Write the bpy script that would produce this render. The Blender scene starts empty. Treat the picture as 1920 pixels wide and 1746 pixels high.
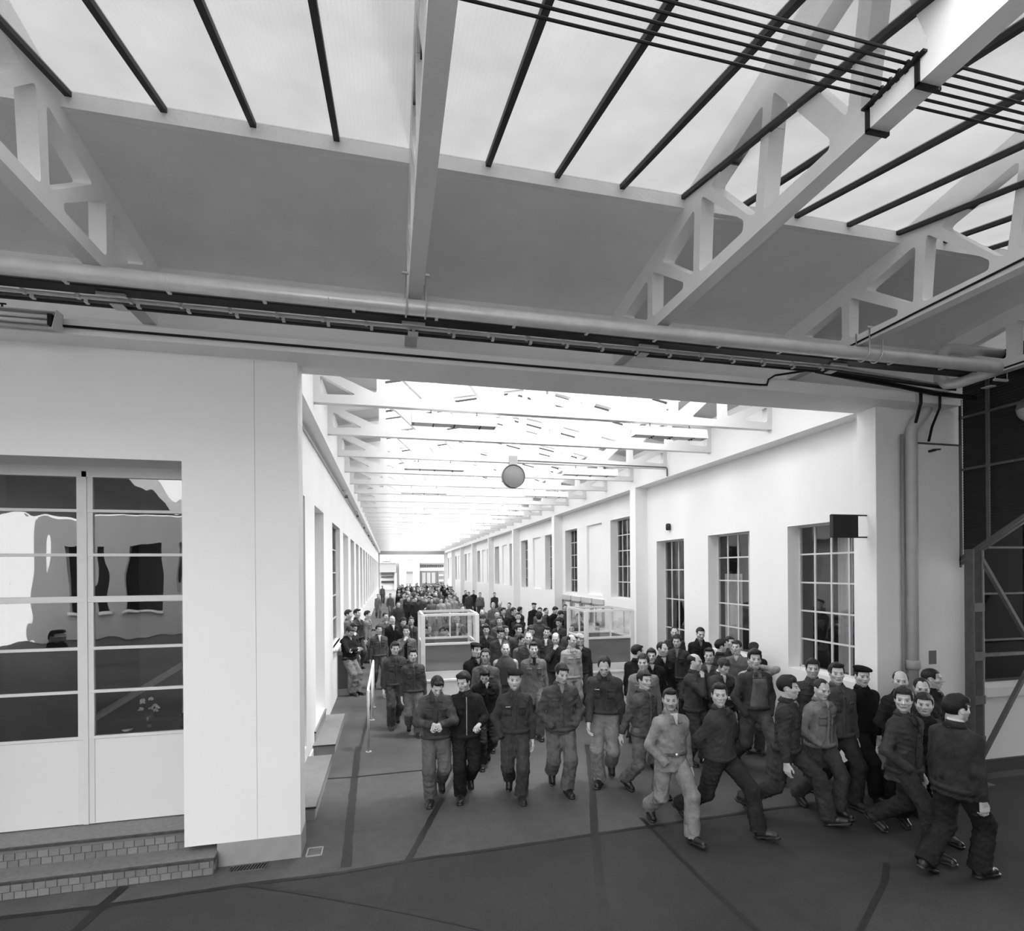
import bpy, bmesh, math, random
import numpy as np
from mathutils import Vector, Matrix
sc = bpy.context.scene
def link(o): sc.collection.objects.link(o)
# ---------------------------------------------------------------- camera
cd = bpy.data.cameras.new('camera'); cam = bpy.data.objects.new('camera', cd); link(cam); sc.camera = cam
cd.sensor_width = 36; cd.lens = 994.47/1920*36; cd.shift_x = 0; cd.shift_y = (1070.5-873)/1920; cd.clip_end = 400; cd.clip_start = .05
_F = Vector((math.sin(.2273), math.cos(.2273), 0)); _R = Vector((math.cos(.2273), -math.sin(.2273), 0)); _U = Vector((0, 0, 1))
_r, _u = _R*math.cos(-.0075)+_U*math.sin(-.0075), -_R*math.sin(-.0075)+_U*math.cos(-.0075)
cam.matrix_world = Matrix(((_r.x, _u.x, -_F.x, 0), (_r.y, _u.y, -_F.y, 0), (_r.z, _u.z, -_F.z, 3.0), (0, 0, 0, 1)))
# ---------------------------------------------------------------- light: a bright overcast sky and a hazy sun, exposure
SKY, SUN, EXPO = 3.6, 4.2, .84
w = bpy.data.worlds.new('sky'); sc.world = w; w.use_nodes = True
bg = w.node_tree.nodes['Background']; bg.inputs[0].default_value = (1, 1, 1, 1); bg.inputs[1].default_value = SKY
sl = bpy.data.lights.new('sun', 'SUN'); sl.energy = SUN; sl.angle = math.radians(9); so = bpy.data.objects.new('sun', sl); link(so)
so.rotation_euler = Vector((-.40, .12, -1)).to_track_quat('-Z', 'Y').to_euler()
sc.view_settings.view_transform = 'Standard'; sc.view_settings.look = 'None'; sc.view_settings.gamma = 1
sc.view_settings.use_curve_mapping = False; sc.view_settings.exposure = EXPO
sc.cycles.max_bounces = 10; sc.cycles.diffuse_bounces = 6; sc.cycles.transparent_max_bounces = 24; sc.cycles.sample_clamp_indirect = 8
# ---------------------------------------------------------------- materials
_M = {}
def newmat(name):
    m = bpy.data.materials.new(name); m.use_nodes = True; nt = m.node_tree
    return m, nt, nt.nodes['Principled BSDF']
def gmat(name, v, rough=.7, bump=0, bscale=30, var=0, vscale=3, metal=0, spec=.3, detail=3):
    """plain grey surface with procedural grain"""
    if name in _M: return _M[name]
    m, nt, b = newmat(name)
    b.inputs['Base Color'].default_value = (v, v, v, 1); b.inputs['Roughness'].default_value = rough
    b.inputs['Metallic'].default_value = metal; b.inputs['Specular IOR Level'].default_value = spec
    if var or bump:
        tc = nt.nodes.new('ShaderNodeTexCoord')
        if var:
            n = nt.nodes.new('ShaderNodeTexNoise'); n.inputs['Scale'].default_value = vscale; n.inputs['Detail'].default_value = detail+3
            n.inputs['Roughness'].default_value = .65
            nt.links.new(tc.outputs['Object'], n.inputs['Vector'])
            r = nt.nodes.new('ShaderNodeMapRange'); r.inputs['From Min'].default_value = .25; r.inputs['From Max'].default_value = .75
            r.inputs['To Min'].default_value = v*(1-var); r.inputs['To Max'].default_value = v*(1+var)
            nt.links.new(n.outputs['Fac'], r.inputs['Value'])
            c = nt.nodes.new('ShaderNodeCombineColor')
            for i in range(3): nt.links.new(r.outputs[0], c.inputs[i])
            nt.links.new(c.outputs[0], b.inputs['Base Color'])
        if bump:
            n2 = nt.nodes.new('ShaderNodeTexNoise'); n2.inputs['Scale'].default_value = bscale; n2.inputs['Detail'].default_value = detail
            nt.links.new(tc.outputs['Object'], n2.inputs['Vector'])
            bp = nt.nodes.new('ShaderNodeBump'); bp.inputs['Strength'].default_value = bump; bp.inputs['Distance'].default_value = .01
            nt.links.new(n2.outputs['Fac'], bp.inputs['Height']); nt.links.new(bp.outputs[0], b.inputs['Normal'])
    _M[name] = m; return m
def cloth_mat(v, knit=False):
    """worn cotton: soft mottling, long creases and a fine weave"""
    v = round(v, 3); name = ('knit_%.3f' if knit else 'cloth_%.3f') % v
    if name in _M: return _M[name]
    m, nt, b = newmat(name); N = nt.nodes; L = nt.links
    b.inputs['Roughness'].default_value = .92; b.inputs['Specular IOR Level'].default_value = .10
    tc = N.new('ShaderNodeTexCoord')
    def noise(sc_, det, dist=0, mp=(1, 1, 1)):
        q = N.new('ShaderNodeMapping'); q.inputs['Scale'].default_value = mp; L.new(tc.outputs['Object'], q.inputs[0])
        n = N.new('ShaderNodeTexNoise'); n.inputs['Scale'].default_value = sc_; n.inputs['Detail'].default_value = det; n.inputs['Distortion'].default_value = dist
        L.new(q.outputs[0], n.inputs['Vector']); return n
    a = noise(9, 5); r = N.new('ShaderNodeMapRange'); r.inputs[1].default_value = .28; r.inputs[2].default_value = .72
    r.inputs[3].default_value = v*.72; r.inputs[4].default_value = v*1.30; L.new(a.outputs[0], r.inputs[0])
    c = N.new('ShaderNodeCombineColor')
    for i in range(3): L.new(r.outputs[0], c.inputs[i])
    L.new(c.outputs[0], b.inputs['Base Color'])
    f = noise(7 if not knit else 55, 5, 1.6 if not knit else 0, (1, 1, .8) if not knit else (1, 1, .35))
    rd = N.new('ShaderNodeMath'); rd.operation = 'SUBTRACT'; rd.inputs[1].default_value = .5; L.new(f.outputs[0], rd.inputs[0])
    ab = N.new('ShaderNodeMath'); ab.operation = 'ABSOLUTE'; L.new(rd.outputs[0], ab.inputs[0])
    bp = N.new('ShaderNodeBump'); bp.inputs['Strength'].default_value = .5 if not knit else .5; bp.inputs['Distance'].default_value = .06 if not knit else .01
    L.new(ab.outputs[0], bp.inputs['Height']); L.new(bp.outputs[0], b.inputs['Normal'])
    _M[name] = m; return m
def hair_mat(v):
    v = round(v, 3)
    return gmat('hair_%.3f' % v, v, .5, bump=.8, bscale=90, var=.4, vscale=25, spec=.35)
def skin_mat(v):
    k = 'skin_%.2f' % v
    if k in _M: return _M[k]
    m, nt, b = newmat(k)
    a = nt.nodes.new('ShaderNodeAttribute'); a.attribute_name = 'tone'
    mx = nt.nodes.new('ShaderNodeMix'); mx.data_type = 'RGBA'; mx.blend_type = 'MULTIPLY'; mx.inputs[0].default_value = 1
    nt.links.new(a.outputs['Color'], mx.inputs[6]); mx.inputs[7].default_value = (v, v, v, 1)
    nt.links.new(mx.outputs[2], b.inputs['Base Color']); b.inputs['Roughness'].default_value = .5; b.inputs['Specular IOR Level'].default_value = .35
    _M[k] = m; return m
mat_shoe = gmat('shoe_leather', .018, .38, var=.4, vscale=20, spec=.5)
mat_metal = gmat('bright_metal', .6, .35, metal=.8)
# ---------------------------------------------------------------- mesh helpers
def mesh_of(name, V, Fc, mat=None, smooth=False):
    me = bpy.data.meshes.new(name); me.from_pydata([tuple(map(float, v)) for v in V], [], [tuple(map(int, f)) for f in Fc]); me.update()
    if smooth:
        for p in me.polygons: p.use_smooth = True
    if mat: me.materials.append(mat)
    return me
def add(name, me, parent=None, loc=None, label=None, cat=None, group=None, kind=None, rot=None):
    o = bpy.data.objects.new(name, me); link(o)
    if parent: o.parent = parent
    if loc is not None: o.location = loc
    if rot is not None: o.rotation_euler = rot
    for k, v in (('label', label), ('category', cat), ('group', group), ('kind', kind)):
        if v: o[k] = v
    return o
class MB:
    def __init__(s): s.V = []; s.F = []
    def poly(s, vs, fs):
        n = len(s.V); s.V += [tuple(v) for v in vs]; s.F += [tuple(i+n for i in f) for f in fs]; return s
    def box(s, x0, x1, y0, y1, z0, z1):
        return s.poly([(x, y, z) for x in (x0, x1) for y in (y0, y1) for z in (z0, z1)],
                      [(0, 1, 3, 2), (4, 6, 7, 5), (0, 4, 5, 1), (2, 3, 7, 6), (0, 2, 6, 4), (1, 5, 7, 3)])
    def bar(s, a, b, w, h=None, up=(0, 0, 1)):
        a, b, up = Vector(a), Vector(b), Vector(up); h = h or w; d = (b-a).normalized()
        x = d.cross(up)
        if x.length < 1e-4: x = d.cross(Vector((0, 1, 0)))
        x.normalize(); y = x.cross(d).normalized(); vs = []
        for p in (a, b):
            for i, j in ((-1, -1), (1, -1), (1, 1), (-1, 1)): vs.append(p+x*i*w/2+y*j*h/2)
        return s.poly(vs, [(0, 1, 2, 3), (7, 6, 5, 4), (0, 4, 5, 1), (1, 5, 6, 2), (2, 6, 7, 3), (3, 7, 4, 0)])
    def tube(s, pts, r, n=12, caps=True):
        pts = [Vector(p) for p in pts]; vs = []; fs = []; u = None
        for i, p in enumerate(pts):
            d = (pts[min(i+1, len(pts)-1)]-pts[max(i-1, 0)]).normalized()
            if u is None:
                u = d.cross(Vector((0, 0, 1)))
                if u.length < .05: u = d.cross(Vector((1, 0, 0)))
            u = (u-d*u.dot(d)).normalized(); v = d.cross(u)
            rr = r[i] if isinstance(r, (list, tuple)) else r
            for k in range(n):
                a = 6.2831853*k/n; vs.append(p+u*math.cos(a)*rr+v*math.sin(a)*rr)
        for i in range(len(pts)-1):
            for k in range(n):
                fs.append((i*n+k, i*n+(k+1) % n, (i+1)*n+(k+1) % n, (i+1)*n+k))
        if caps: fs += [tuple(range(n-1, -1, -1)), tuple(range((len(pts)-1)*n, len(pts)*n))]
        return s.poly(vs, fs)
    def extr(s, prof, ax, a0, a1):
        """extrude a 2D outline along axis ax (0: (y,z), 1: (x,z), 2: (x,y))"""
        n = len(prof); vs = []
        for a in (a0, a1):
            for p, q in prof: vs.append({0: (a, p, q), 1: (p, a, q), 2: (p, q, a)}[ax])
        fs = [(i, (i+1) % n, n+(i+1) % n, n+i) for i in range(n)]+[tuple(range(n-1, -1, -1)), tuple(range(n, 2*n))]
        return s.poly(vs, fs)
    def me(s, name, mat=None, smooth=False, bevel=0):
        me = mesh_of(name, s.V, s.F, mat, smooth)
        bm = bmesh.new(); bm.from_mesh(me); bmesh.ops.recalc_face_normals(bm, faces=bm.faces)
        if bevel: bmesh.ops.bevel(bm, geom=[e for e in bm.edges if e.is_manifold and e.calc_face_angle(0) > .5], offset=bevel, segments=1, affect='EDGES')
        bm.to_mesh(me); bm.free(); return me
def box(name, x0, x1, y0, y1, z0, z1, mat, bevel=0, **k): return add(name, MB().box(x0, x1, y0, y1, z0, z1).me(name, mat, bevel=bevel), **k)
def arc(c, r, a0, a1, ax1, ax2, n=8):
    c, ax1, ax2 = Vector(c), Vector(ax1), Vector(ax2)
    return [c+ax1*r*math.cos(a0+(a1-a0)*i/n)+ax2*r*math.sin(a0+(a1-a0)*i/n) for i in range(n+1)]
S = dict(kind='structure')
wall_w = gmat('painted_wall', .80, .75, bump=.12, bscale=60, var=.025, vscale=1.1)
plaster_l = gmat('plaster_off_white', .86, .8, bump=.15, bscale=55, var=.05, vscale=1.3)
concrete_w = gmat('painted_concrete', .87, .7, bump=.25, bscale=45, var=.06, vscale=2.0)
white_far = gmat('corridor_white', .84, .75, bump=.1, bscale=40, var=.02, vscale=1)
soffit_g = gmat('roof_lining', .84, .8, bump=.2, bscale=30, var=.07, vscale=1.5)
plinth_g = gmat('plinth_grey', .30, .7, bump=.2, bscale=50, var=.10, vscale=6)
frame_w = gmat('frame_paint', .62, .5, var=.04, vscale=8)
steel_k = gmat('black_steel', .020, .55, var=.5, vscale=14, spec=.4)
steel_g = gmat('grey_steel', .10, .5, var=.25, vscale=10, spec=.4)
pipe_m = gmat('galvanised_pipe', .66, .32, metal=.25, var=.12, vscale=5, bump=.1, bscale=25)
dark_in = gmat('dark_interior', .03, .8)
black_m = gmat('black_rubber', .008, .5)
white_m = gmat('white_enamel', .78, .35, var=.03)
# ---------------------------------------------------------------- special materials
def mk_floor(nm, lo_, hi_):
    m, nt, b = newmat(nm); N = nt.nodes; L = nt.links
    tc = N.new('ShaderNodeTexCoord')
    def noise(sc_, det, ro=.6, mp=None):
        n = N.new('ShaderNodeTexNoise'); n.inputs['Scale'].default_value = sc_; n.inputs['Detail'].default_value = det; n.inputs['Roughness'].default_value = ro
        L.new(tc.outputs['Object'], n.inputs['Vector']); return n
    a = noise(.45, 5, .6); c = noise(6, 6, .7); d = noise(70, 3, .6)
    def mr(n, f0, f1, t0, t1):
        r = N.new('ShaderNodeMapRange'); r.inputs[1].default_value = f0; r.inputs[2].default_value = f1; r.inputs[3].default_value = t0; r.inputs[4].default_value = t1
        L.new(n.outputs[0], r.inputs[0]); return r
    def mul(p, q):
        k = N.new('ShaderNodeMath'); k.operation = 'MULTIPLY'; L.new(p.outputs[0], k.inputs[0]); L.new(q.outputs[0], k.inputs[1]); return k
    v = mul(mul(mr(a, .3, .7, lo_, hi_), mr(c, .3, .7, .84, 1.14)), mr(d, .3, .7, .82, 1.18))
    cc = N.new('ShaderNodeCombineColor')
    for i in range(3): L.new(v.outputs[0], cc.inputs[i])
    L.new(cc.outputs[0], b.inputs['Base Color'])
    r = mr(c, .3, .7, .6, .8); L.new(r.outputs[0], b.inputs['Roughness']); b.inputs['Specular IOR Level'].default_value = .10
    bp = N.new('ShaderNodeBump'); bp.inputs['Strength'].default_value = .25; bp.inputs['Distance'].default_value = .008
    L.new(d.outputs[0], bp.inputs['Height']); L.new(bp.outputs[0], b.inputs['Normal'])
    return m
floor_m = mk_floor('asphalt_floor', .070, .112); floor_h = mk_floor('shade_toned_asphalt_floor', .036, .058)  # same asphalt; the hall's dimness is put into its darker base colour
def mk_skylight(name, t, diff, wires):
    """wired rolled glass: partly clear, partly scattering"""
    m = bpy.data.materials.new(name); m.use_nodes = True; nt = m.node_tree; N = nt.nodes; L = nt.links
    N.remove(N['Principled BSDF']); out = N['Material Output']
    tr = N.new('ShaderNodeBsdfTransparent'); tl = N.new('ShaderNodeBsdfTranslucent'); mx = N.new('ShaderNodeMixShader'); mx.inputs[0].default_value = diff
    col = None
    if wires:
        tc = N.new('ShaderNodeTexCoord'); vo = N.new('ShaderNodeTexVoronoi'); vo.feature = 'DISTANCE_TO_EDGE'; vo.inputs['Scale'].default_value = 36; vo.inputs['Randomness'].default_value = .12
        L.new(tc.outputs['Object'], vo.inputs['Vector'])
        r = N.new('ShaderNodeMapRange'); r.inputs[1].default_value = .02; r.inputs[2].default_value = .10; r.inputs[3].default_value = t*.95; r.inputs[4].default_value = t
        L.new(vo.outputs['Distance'], r.inputs[0])
        no = N.new('ShaderNodeTexNoise'); no.inputs['Scale'].default_value = .9; no.inputs['Detail'].default_value = 3; L.new(tc.outputs['Object'], no.inputs['Vector'])
        r2 = N.new('ShaderNodeMapRange'); r2.inputs[1].default_value = .3; r2.inputs[2].default_value = .7; r2.inputs[3].default_value = .90; r2.inputs[4].default_value = 1.06; L.new(no.outputs[0], r2.inputs[0])
        k = N.new('ShaderNodeMath'); k.operation = 'MULTIPLY'; L.new(r.outputs[0], k.inputs[0]); L.new(r2.outputs[0], k.inputs[1])
        cc = N.new('ShaderNodeCombineColor')
        for i in range(3): L.new(k.outputs[0], cc.inputs[i])
        L.new(cc.outputs[0], tr.inputs[0]); L.new(cc.outputs[0], tl.inputs[0])
    else:
        tr.inputs[0].default_value = (t, t, t, 1); tl.inputs[0].default_value = (t, t, t, 1)
    L.new(tr.outputs[0], mx.inputs[1]); L.new(tl.outputs[0], mx.inputs[2]); L.new(mx.outputs[0], out.inputs[0])
    return m
HALL_T, CORR_T = .318, .84
sky_hall = mk_skylight("wired_skylight_glass", HALL_T, .22, True)
sky_corr = mk_skylight("corridor_skylight_glass", CORR_T, .25, False)
sky_hall2 = mk_skylight("clear_skylight_glass", .97, .22, False)
def mk_glass(name, clear, tint, wave=0, wsc=2.0, rough=.0):
    m = bpy.data.materials.new(name); m.use_nodes = True; nt = m.node_tree; N = nt.nodes; L = nt.links
    N.remove(N['Principled BSDF']); out = N['Material Output']
    tr = N.new('ShaderNodeBsdfTransparent'); tr.inputs[0].default_value = (tint,)*3+(1,)
    gl = N.new('ShaderNodeBsdfGlossy'); gl.inputs['Roughness'].default_value = rough; gl.inputs[0].default_value = (.95, .95, .95, 1)
    mx = N.new('ShaderNodeMixShader'); mx.inputs[0].default_value = 1-clear
    if wave:
        tc = N.new('ShaderNodeTexCoord'); n = N.new('ShaderNodeTexNoise'); n.inputs['Scale'].default_value = wsc; n.inputs['Detail'].default_value = 1
        mp = N.new('ShaderNodeMapping'); mp.inputs['Scale'].default_value = (1.6, 1, .55); L.new(tc.outputs['Object'], mp.inputs[0]); L.new(mp.outputs[0], n.inputs['Vector'])
        bp = N.new('ShaderNodeBump'); bp.inputs['Strength'].default_value = wave; bp.inputs['Distance'].default_value = .02
        L.new(n.outputs[0], bp.inputs['Height']); L.new(bp.outputs[0], gl.inputs['Normal'])
    L.new(tr.outputs[0], mx.inputs[1]); L.new(gl.outputs[0], mx.inputs[2]); L.new(mx.outputs[0], out.inputs[0])
    return m
glass_door = mk_glass('wavy_door_glass', .92, .85, .22, 2.2)
glass_win = mk_glass('window_glass', .93, .85, .10, 3)
glass_booth = mk_glass('booth_clear_glass', .90, .96)
def mk_ribbed():
    m, nt, b = newmat('ribbed_obscure_glass'); N = nt.nodes; L = nt.links
    b.inputs['Base Color'].default_value = (.20, .20, .20, 1); b.inputs['Roughness'].default_value = .30; b.inputs['Specular IOR Level'].default_value = .6
    tc = N.new('ShaderNodeTexCoord'); ck = N.new('ShaderNodeTexVoronoi'); ck.inputs['Scale'].default_value = 42; ck.inputs['Randomness'].default_value = .15
    L.new(tc.outputs['Object'], ck.inputs['Vector']); bp = N.new('ShaderNodeBump'); bp.inputs['Strength'].default_value = .6; bp.inputs['Distance'].default_value = .01
    L.new(ck.outputs['Distance'], bp.inputs['Height']); L.new(bp.outputs[0], b.inputs['Normal']); b.inputs['Alpha'].default_value = .76
    return m
ribbed = mk_ribbed()
curtain_m = gmat('curtain_cloth', .62, .9, var=.08, vscale=6)

# ---------------------------------------------------------------- setting: floor and drains
EDGE = [(-16, 5.48), (-3.9, 5.50), (-2.61, 5.50), (-1.86, 5.53), (-1.34, 5.55), (-.52, 5.54), (.21, 5.61), (2.25, 5.66), (4.2, 5.72), (7.7, 5.80), (16, 5.80)]
fl = add('floor', mesh_of('floor', [(a, b, 0) for a, b in EDGE]+[(16, 130, 0), (-16, 130, 0)], [tuple(range(len(EDGE)+2))], floor_m), **S)
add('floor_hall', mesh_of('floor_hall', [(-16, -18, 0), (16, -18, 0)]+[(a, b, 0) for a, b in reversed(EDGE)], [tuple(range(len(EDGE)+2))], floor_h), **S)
tar = gmat('tar_seam', .020, .55, var=.35, vscale=12)
seams = [([(-.54, 9.48), (-.50, 7.28), (-.45, 5.63)], .10), ([(1.6, 9.6), (.92, 7.77), (.17, 5.62), (-.08, 4.88), (-.35, 4.2)], .075), ([(3.3, 8.6), (2.76, 7.03), (2.25, 5.66), (2.03, 5.02), (1.55, 3.6)], .09),
         ([(2.94, 5.9), (2.92, 4.62), (2.96, 3.4)], .05), ([(-3.9, 5.50), (-3.34, 5.52), (-2.61, 5.50), (-1.86, 5.53), (-1.34, 5.55), (-.52, 5.54), (.21, 5.61), (.97, 5.61), (2.25, 5.66), (4.2, 5.72), (7.7, 5.80)], .05),
         ([(-1.34, 5.55), (-.65, 5.2), (-.05, 4.87), (.41, 4.6), (1.3, 4.05)], .06), ([(-2.75, 4.6), (-2.59, 5.17), (-2.5, 5.79)], .09), ([(4.9, 4.4), (4.59, 4.14), (3.4, 3.4)], .05), ([(-.89, 8.1), (-.4, 8.08), (.21, 8.1), (1.1, 8.1)], .025),
         ([(-.5, 9.4), (-.4, 14), (-.3, 22)], .05), ([(2.6, 9), (3.2, 14), (3.3, 22)], .05)]
for pts, wd in seams:
    rg = random.Random(len(pts)*7+int(wd*1000)); P2 = []
    for a, b in zip(pts[:-1], pts[1:]):
        n = max(2, int(math.hypot(b[0]-a[0], b[1]-a[1])/.12))
        P2 += [(a[0]+(b[0]-a[0])*i/n, a[1]+(b[1]-a[1])*i/n) for i in range(n)]
    P2.append(pts[-1]); V = []; Fc = []
    for i, p in enumerate(P2):
        q = P2[min(i+1, len(P2)-1)]; r = P2[max(i-1, 0)]; d = Vector((q[0]-r[0], q[1]-r[1])).normalized(); n_ = Vector((-d.y, d.x))
        for sg in (-1, 1):
            h_ = wd/2*(1+rg.uniform(-.16, .16)); V.append((p[0]+n_.x*sg*h_, p[1]+n_.y*sg*h_, .002+.0006*seams.index((pts, wd))))
    for i in range(len(P2)-1): Fc.append((2*i, 2*i+1, 2*i+3, 2*i+2))
    add('tar_seam', mesh_of('tar_seam', V, Fc, tar), parent=fl)
dr = add('floor_drain', None, loc=(-1.42, 5.86, 0), label='slotted iron drain grate in the asphalt before the white pier', cat='drain')
mb = MB()
mb.box(-.17, .17, -.055, .055, .0, .003); add('pit', mb.me('pit', black_m), parent=dr)
bm_ = MB()
for i in range(12): bm_.bar((-.16+i*.029, -.05, .006), (-.14+i*.029, .05, .006), .009, .006)
bm_.bar((-.18, -.06, .005), (.18, -.06, .005), .014, .008); bm_.bar((-.18, .06, .005), (.18, .06, .005), .014, .008)
add('grate', bm_.me('grate', steel_g), parent=dr)
dr2 = add('floor_hatch', None, loc=(-.80, 6.02, 0), label='small square sunken hatch in the floor at the pier corner', cat='hatch')
add('lid', MB().box(-.06, .06, -.07, .07, 0, .004).me('lid', steel_g), parent=dr2)
mb = MB()
for a, b in (((-.075, -.085), (.075, -.085)), ((.075, -.085), (.075, .085)), ((.075, .085), (-.075, .085)), ((-.075, .085), (-.075, -.085))): mb.bar((*a, .005), (*b, .005), .016, .01)
add('rim', mb.me('rim', plinth_g), parent=dr2)

# ---------------------------------------------------------------- walls of the hall side (plane y = 5.95)
wl = MB(); wl.box(-14, -4.2, 5.95, 6.5, .24, 5.3).box(-2.03, -.93, 5.95, 6.27, .24, 5.3).box(-4.2, -2.03, 5.95, 6.5, 4.13, 5.3).box(-2.03, -1.24, 6.2, 6.55, 0, 5.3)
wall_l = add('wall_front_left', wl.me('wall_front_left', wall_w), **S)
add('trim_1', MB().box(-1.352, -1.348, 5.947, 5.952, .24, 5.21).me('trim_1', gmat('joint_grey', .45)), **S)
box('baseboard_front_left', -1.73, -.925, 5.945, 6.28, 0, .24, plinth_g, **S)
# room behind the door glass
rm = MB(); rm.box(-6, -1.5, 9.6, 9.7, 0, 4.2).box(-6, -1.5, 6.6, 9.7, 4.15, 4.25).box(-6.1, -6, 6.5, 9.7, 0, 4.2).box(-1.52, -1.45, 6.6, 9.7, 0, 4.2).box(-6, -1.5, 6.46, 9.7, .3, .355)
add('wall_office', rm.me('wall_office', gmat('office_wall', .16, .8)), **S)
# the beam over the opening with its cove, right across
prof = [(5.67, 5.21), (6.27, 5.21), (6.27, 6.15), (6.0, 6.15), (5.985, 5.62), (5.96, 5.50), (5.90, 5.425), (5.80, 5.385), (5.70, 5.365), (5.67, 5.345)]
add('wall_lintel_beam', MB().extr(prof, 0, -14, 7.62).me('wall_lintel_beam', plaster_l), **S)
# right pier and face
rp = MB(); rp.box(6.50, 6.79, 5.95, 6.25, .235, 5.25).box(6.79, 7.97, 5.985, 6.6, 0, 5.25).box(7.12, 7.97, 5.955, 6.0, 0, 4.75)
add('wall_right_pier', rp.me('wall_right_pier', plaster_l, bevel=.006), **S)
box('baseboard_right_pier', 6.505, 6.8, 5.96, 6.25, 0, .235, gmat('plinth_dark', .05, .6), **S)
add('trim_2', MB().box(7.12, 7.97, 5.94, 5.957, 4.735, 4.757).box(7.955, 7.975, 5.935, 5.96, 3.0, 4.75).me('trim_2', steel_g), **S)
add('wall_upper_right', MB().box(7.6, 16, 6.0, 6.2, 5.2, 6.5).me('wall_upper_right', plaster_l), **S)
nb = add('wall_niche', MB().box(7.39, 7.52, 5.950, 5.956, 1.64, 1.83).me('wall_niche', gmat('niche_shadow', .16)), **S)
# wall further right with a dark window over a pale sill
wr = MB(); wr.box(7.97, 8.50, 6.02, 6.4, .18, 5.5).box(8.5, 16, 6.02, 6.4, .18, 1.11).box(8.5, 16, 6.02, 6.4, 4.4, 6.5)
add('wall_front_right', wr.me('wall_front_right', wall_w), **S)
box('trim_sill_right', 8.44, 16, 5.95, 6.3, 1.11, 1.24, wall_w, **S)
box('baseboard_right', 7.97, 16, 5.98, 6.2, 0, .18, gmat('plinth_dark', .05, .6), **S)
wn = add('window_right_dark', None, **S)
mb = MB()
for x in np.arange(8.5, 14, 1.1): mb.bar((x, 6.2, 1.24), (x, 6.2, 4.4), .04)
for z in (1.9, 2.6, 3.3, 4.0): mb.bar((8.5, 6.2, z), (14, 6.2, z), .03)
add('window_frame', mb.me('window_frame', steel_k), parent=wn)
for i, x in enumerate(np.arange(8.5, 13, 1.1)): add('pane', MB().box(x+.02, x+1.08, 6.205, 6.21, 1.26, 4.38).me('pane', glass_win), parent=wn)
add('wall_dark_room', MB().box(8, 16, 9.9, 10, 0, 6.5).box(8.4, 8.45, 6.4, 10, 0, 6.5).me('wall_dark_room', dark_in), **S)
# ---------------------------------------------------------------- corridor walls
LX = -1.24
LWIN = [(7.2, 8.54, .36, 4.15, 'door'), (9.60, 10.89, .36, 4.15, 'door'), (12.5, 14.4, 1.28, 4.12, 'win')]
for i in range(17): LWIN.append((15.37+2.9*i, 17.2+2.9*i, 1.28 if i else 0, 4.10, 'win' if i else 'door'))
LEND = 63.9
mb = MB(); y = 6.27
for a, b, z0, z1, k in LWIN:
    mb.box(-1.70, LX, y, a, 0, 5.3).box(-1.70, LX, a, b, z1, 5.3).box(-1.70, LX, a, b, 0, z0); y = b
mb.box(-1.70, LX, y, LEND, 0, 5.3)
add('wall_corridor_left', mb.me('wall_corridor_left', white_far), **S)
add('trim_cornice_left', MB().box(-1.70, -1.03, 6.27, LEND, 5.21, 6.35).me('trim_cornice_left', white_far), **S)
def window(name, X, a, b, z0, z1, cols, rows, face, open_row=None):
    """steel sash window in the plane x = X, between y a..b"""
    w_ = add(name, None, **S)
    f = MB()
    for y in (a, b): f.bar((X, y, z0), (X, y, z1), .05, .05)
    for z in (z0, z1): f.bar((X, a, z), (X, b, z), .05, .05)
    add('frame', f.me('frame', frame_w), parent=w_)
    for i in range(1, cols): y = a+(b-a)*i/cols; add('mullion', MB().bar((X, y, z0), (X, y, z1), .028, .03).me('mullion', frame_w), parent=w_)
    for j in range(1, rows): z = z0+(z1-z0)*j/rows; add('transom', MB().bar((X, a, z), (X, b, z), .03, .028).me('transom', frame_w), parent=w_)
    cw, ch = (b-a)/cols, (z1-z0)/rows
    pm = MB().box(-.003, .003, -cw/2+.012, cw/2-.012, -ch/2+.012, ch/2-.012).me('pane', glass_win)
    for i in range(cols):
        for j in range(rows): add('pane', pm, parent=w_, loc=(X, a+cw*(i+.5), z0+ch*(j+.5)))
    return w_
n = 1
for a, b, z0, z1, k in LWIN[:9]:
    if k == 'win': window('window_%d' % n, -1.36 if a < 13 else -1.45, a, b, z0, z1, 2, 5 if a < 13 else 4, 1); n += 1
    else:
        d = add('door_%d' % n, None, **S); n += 1
        add('leaf', MB().box(-1.66, -1.62, a, b, z0, z1).me('leaf', gmat('door_white', .7, .6)), parent=d)
mb = MB()
for a, b, z0, z1, k in LWIN[9:]: mb.box(-1.47, -1.44, a, b, z0, z1)
add('window_far_left', mb.me('window_far_left', gmat('far_glass', .12, .2)), **S)
for a, b, z0, z1, k in LWIN[2:3]: add('trim_sill_left', MB().box(-1.3, -1.15, a-.05, b+.05, z0-.06, z0).me('sill', white_far, bevel=.01), **S)
add('wall_left_rooms', MB().box(-4, -3.9, 6.6, 64, 0, 5).box(-4, -1.7, 6.6, 64, 4.6, 4.7).me('wall_left_rooms', dark_in), **S)
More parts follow.
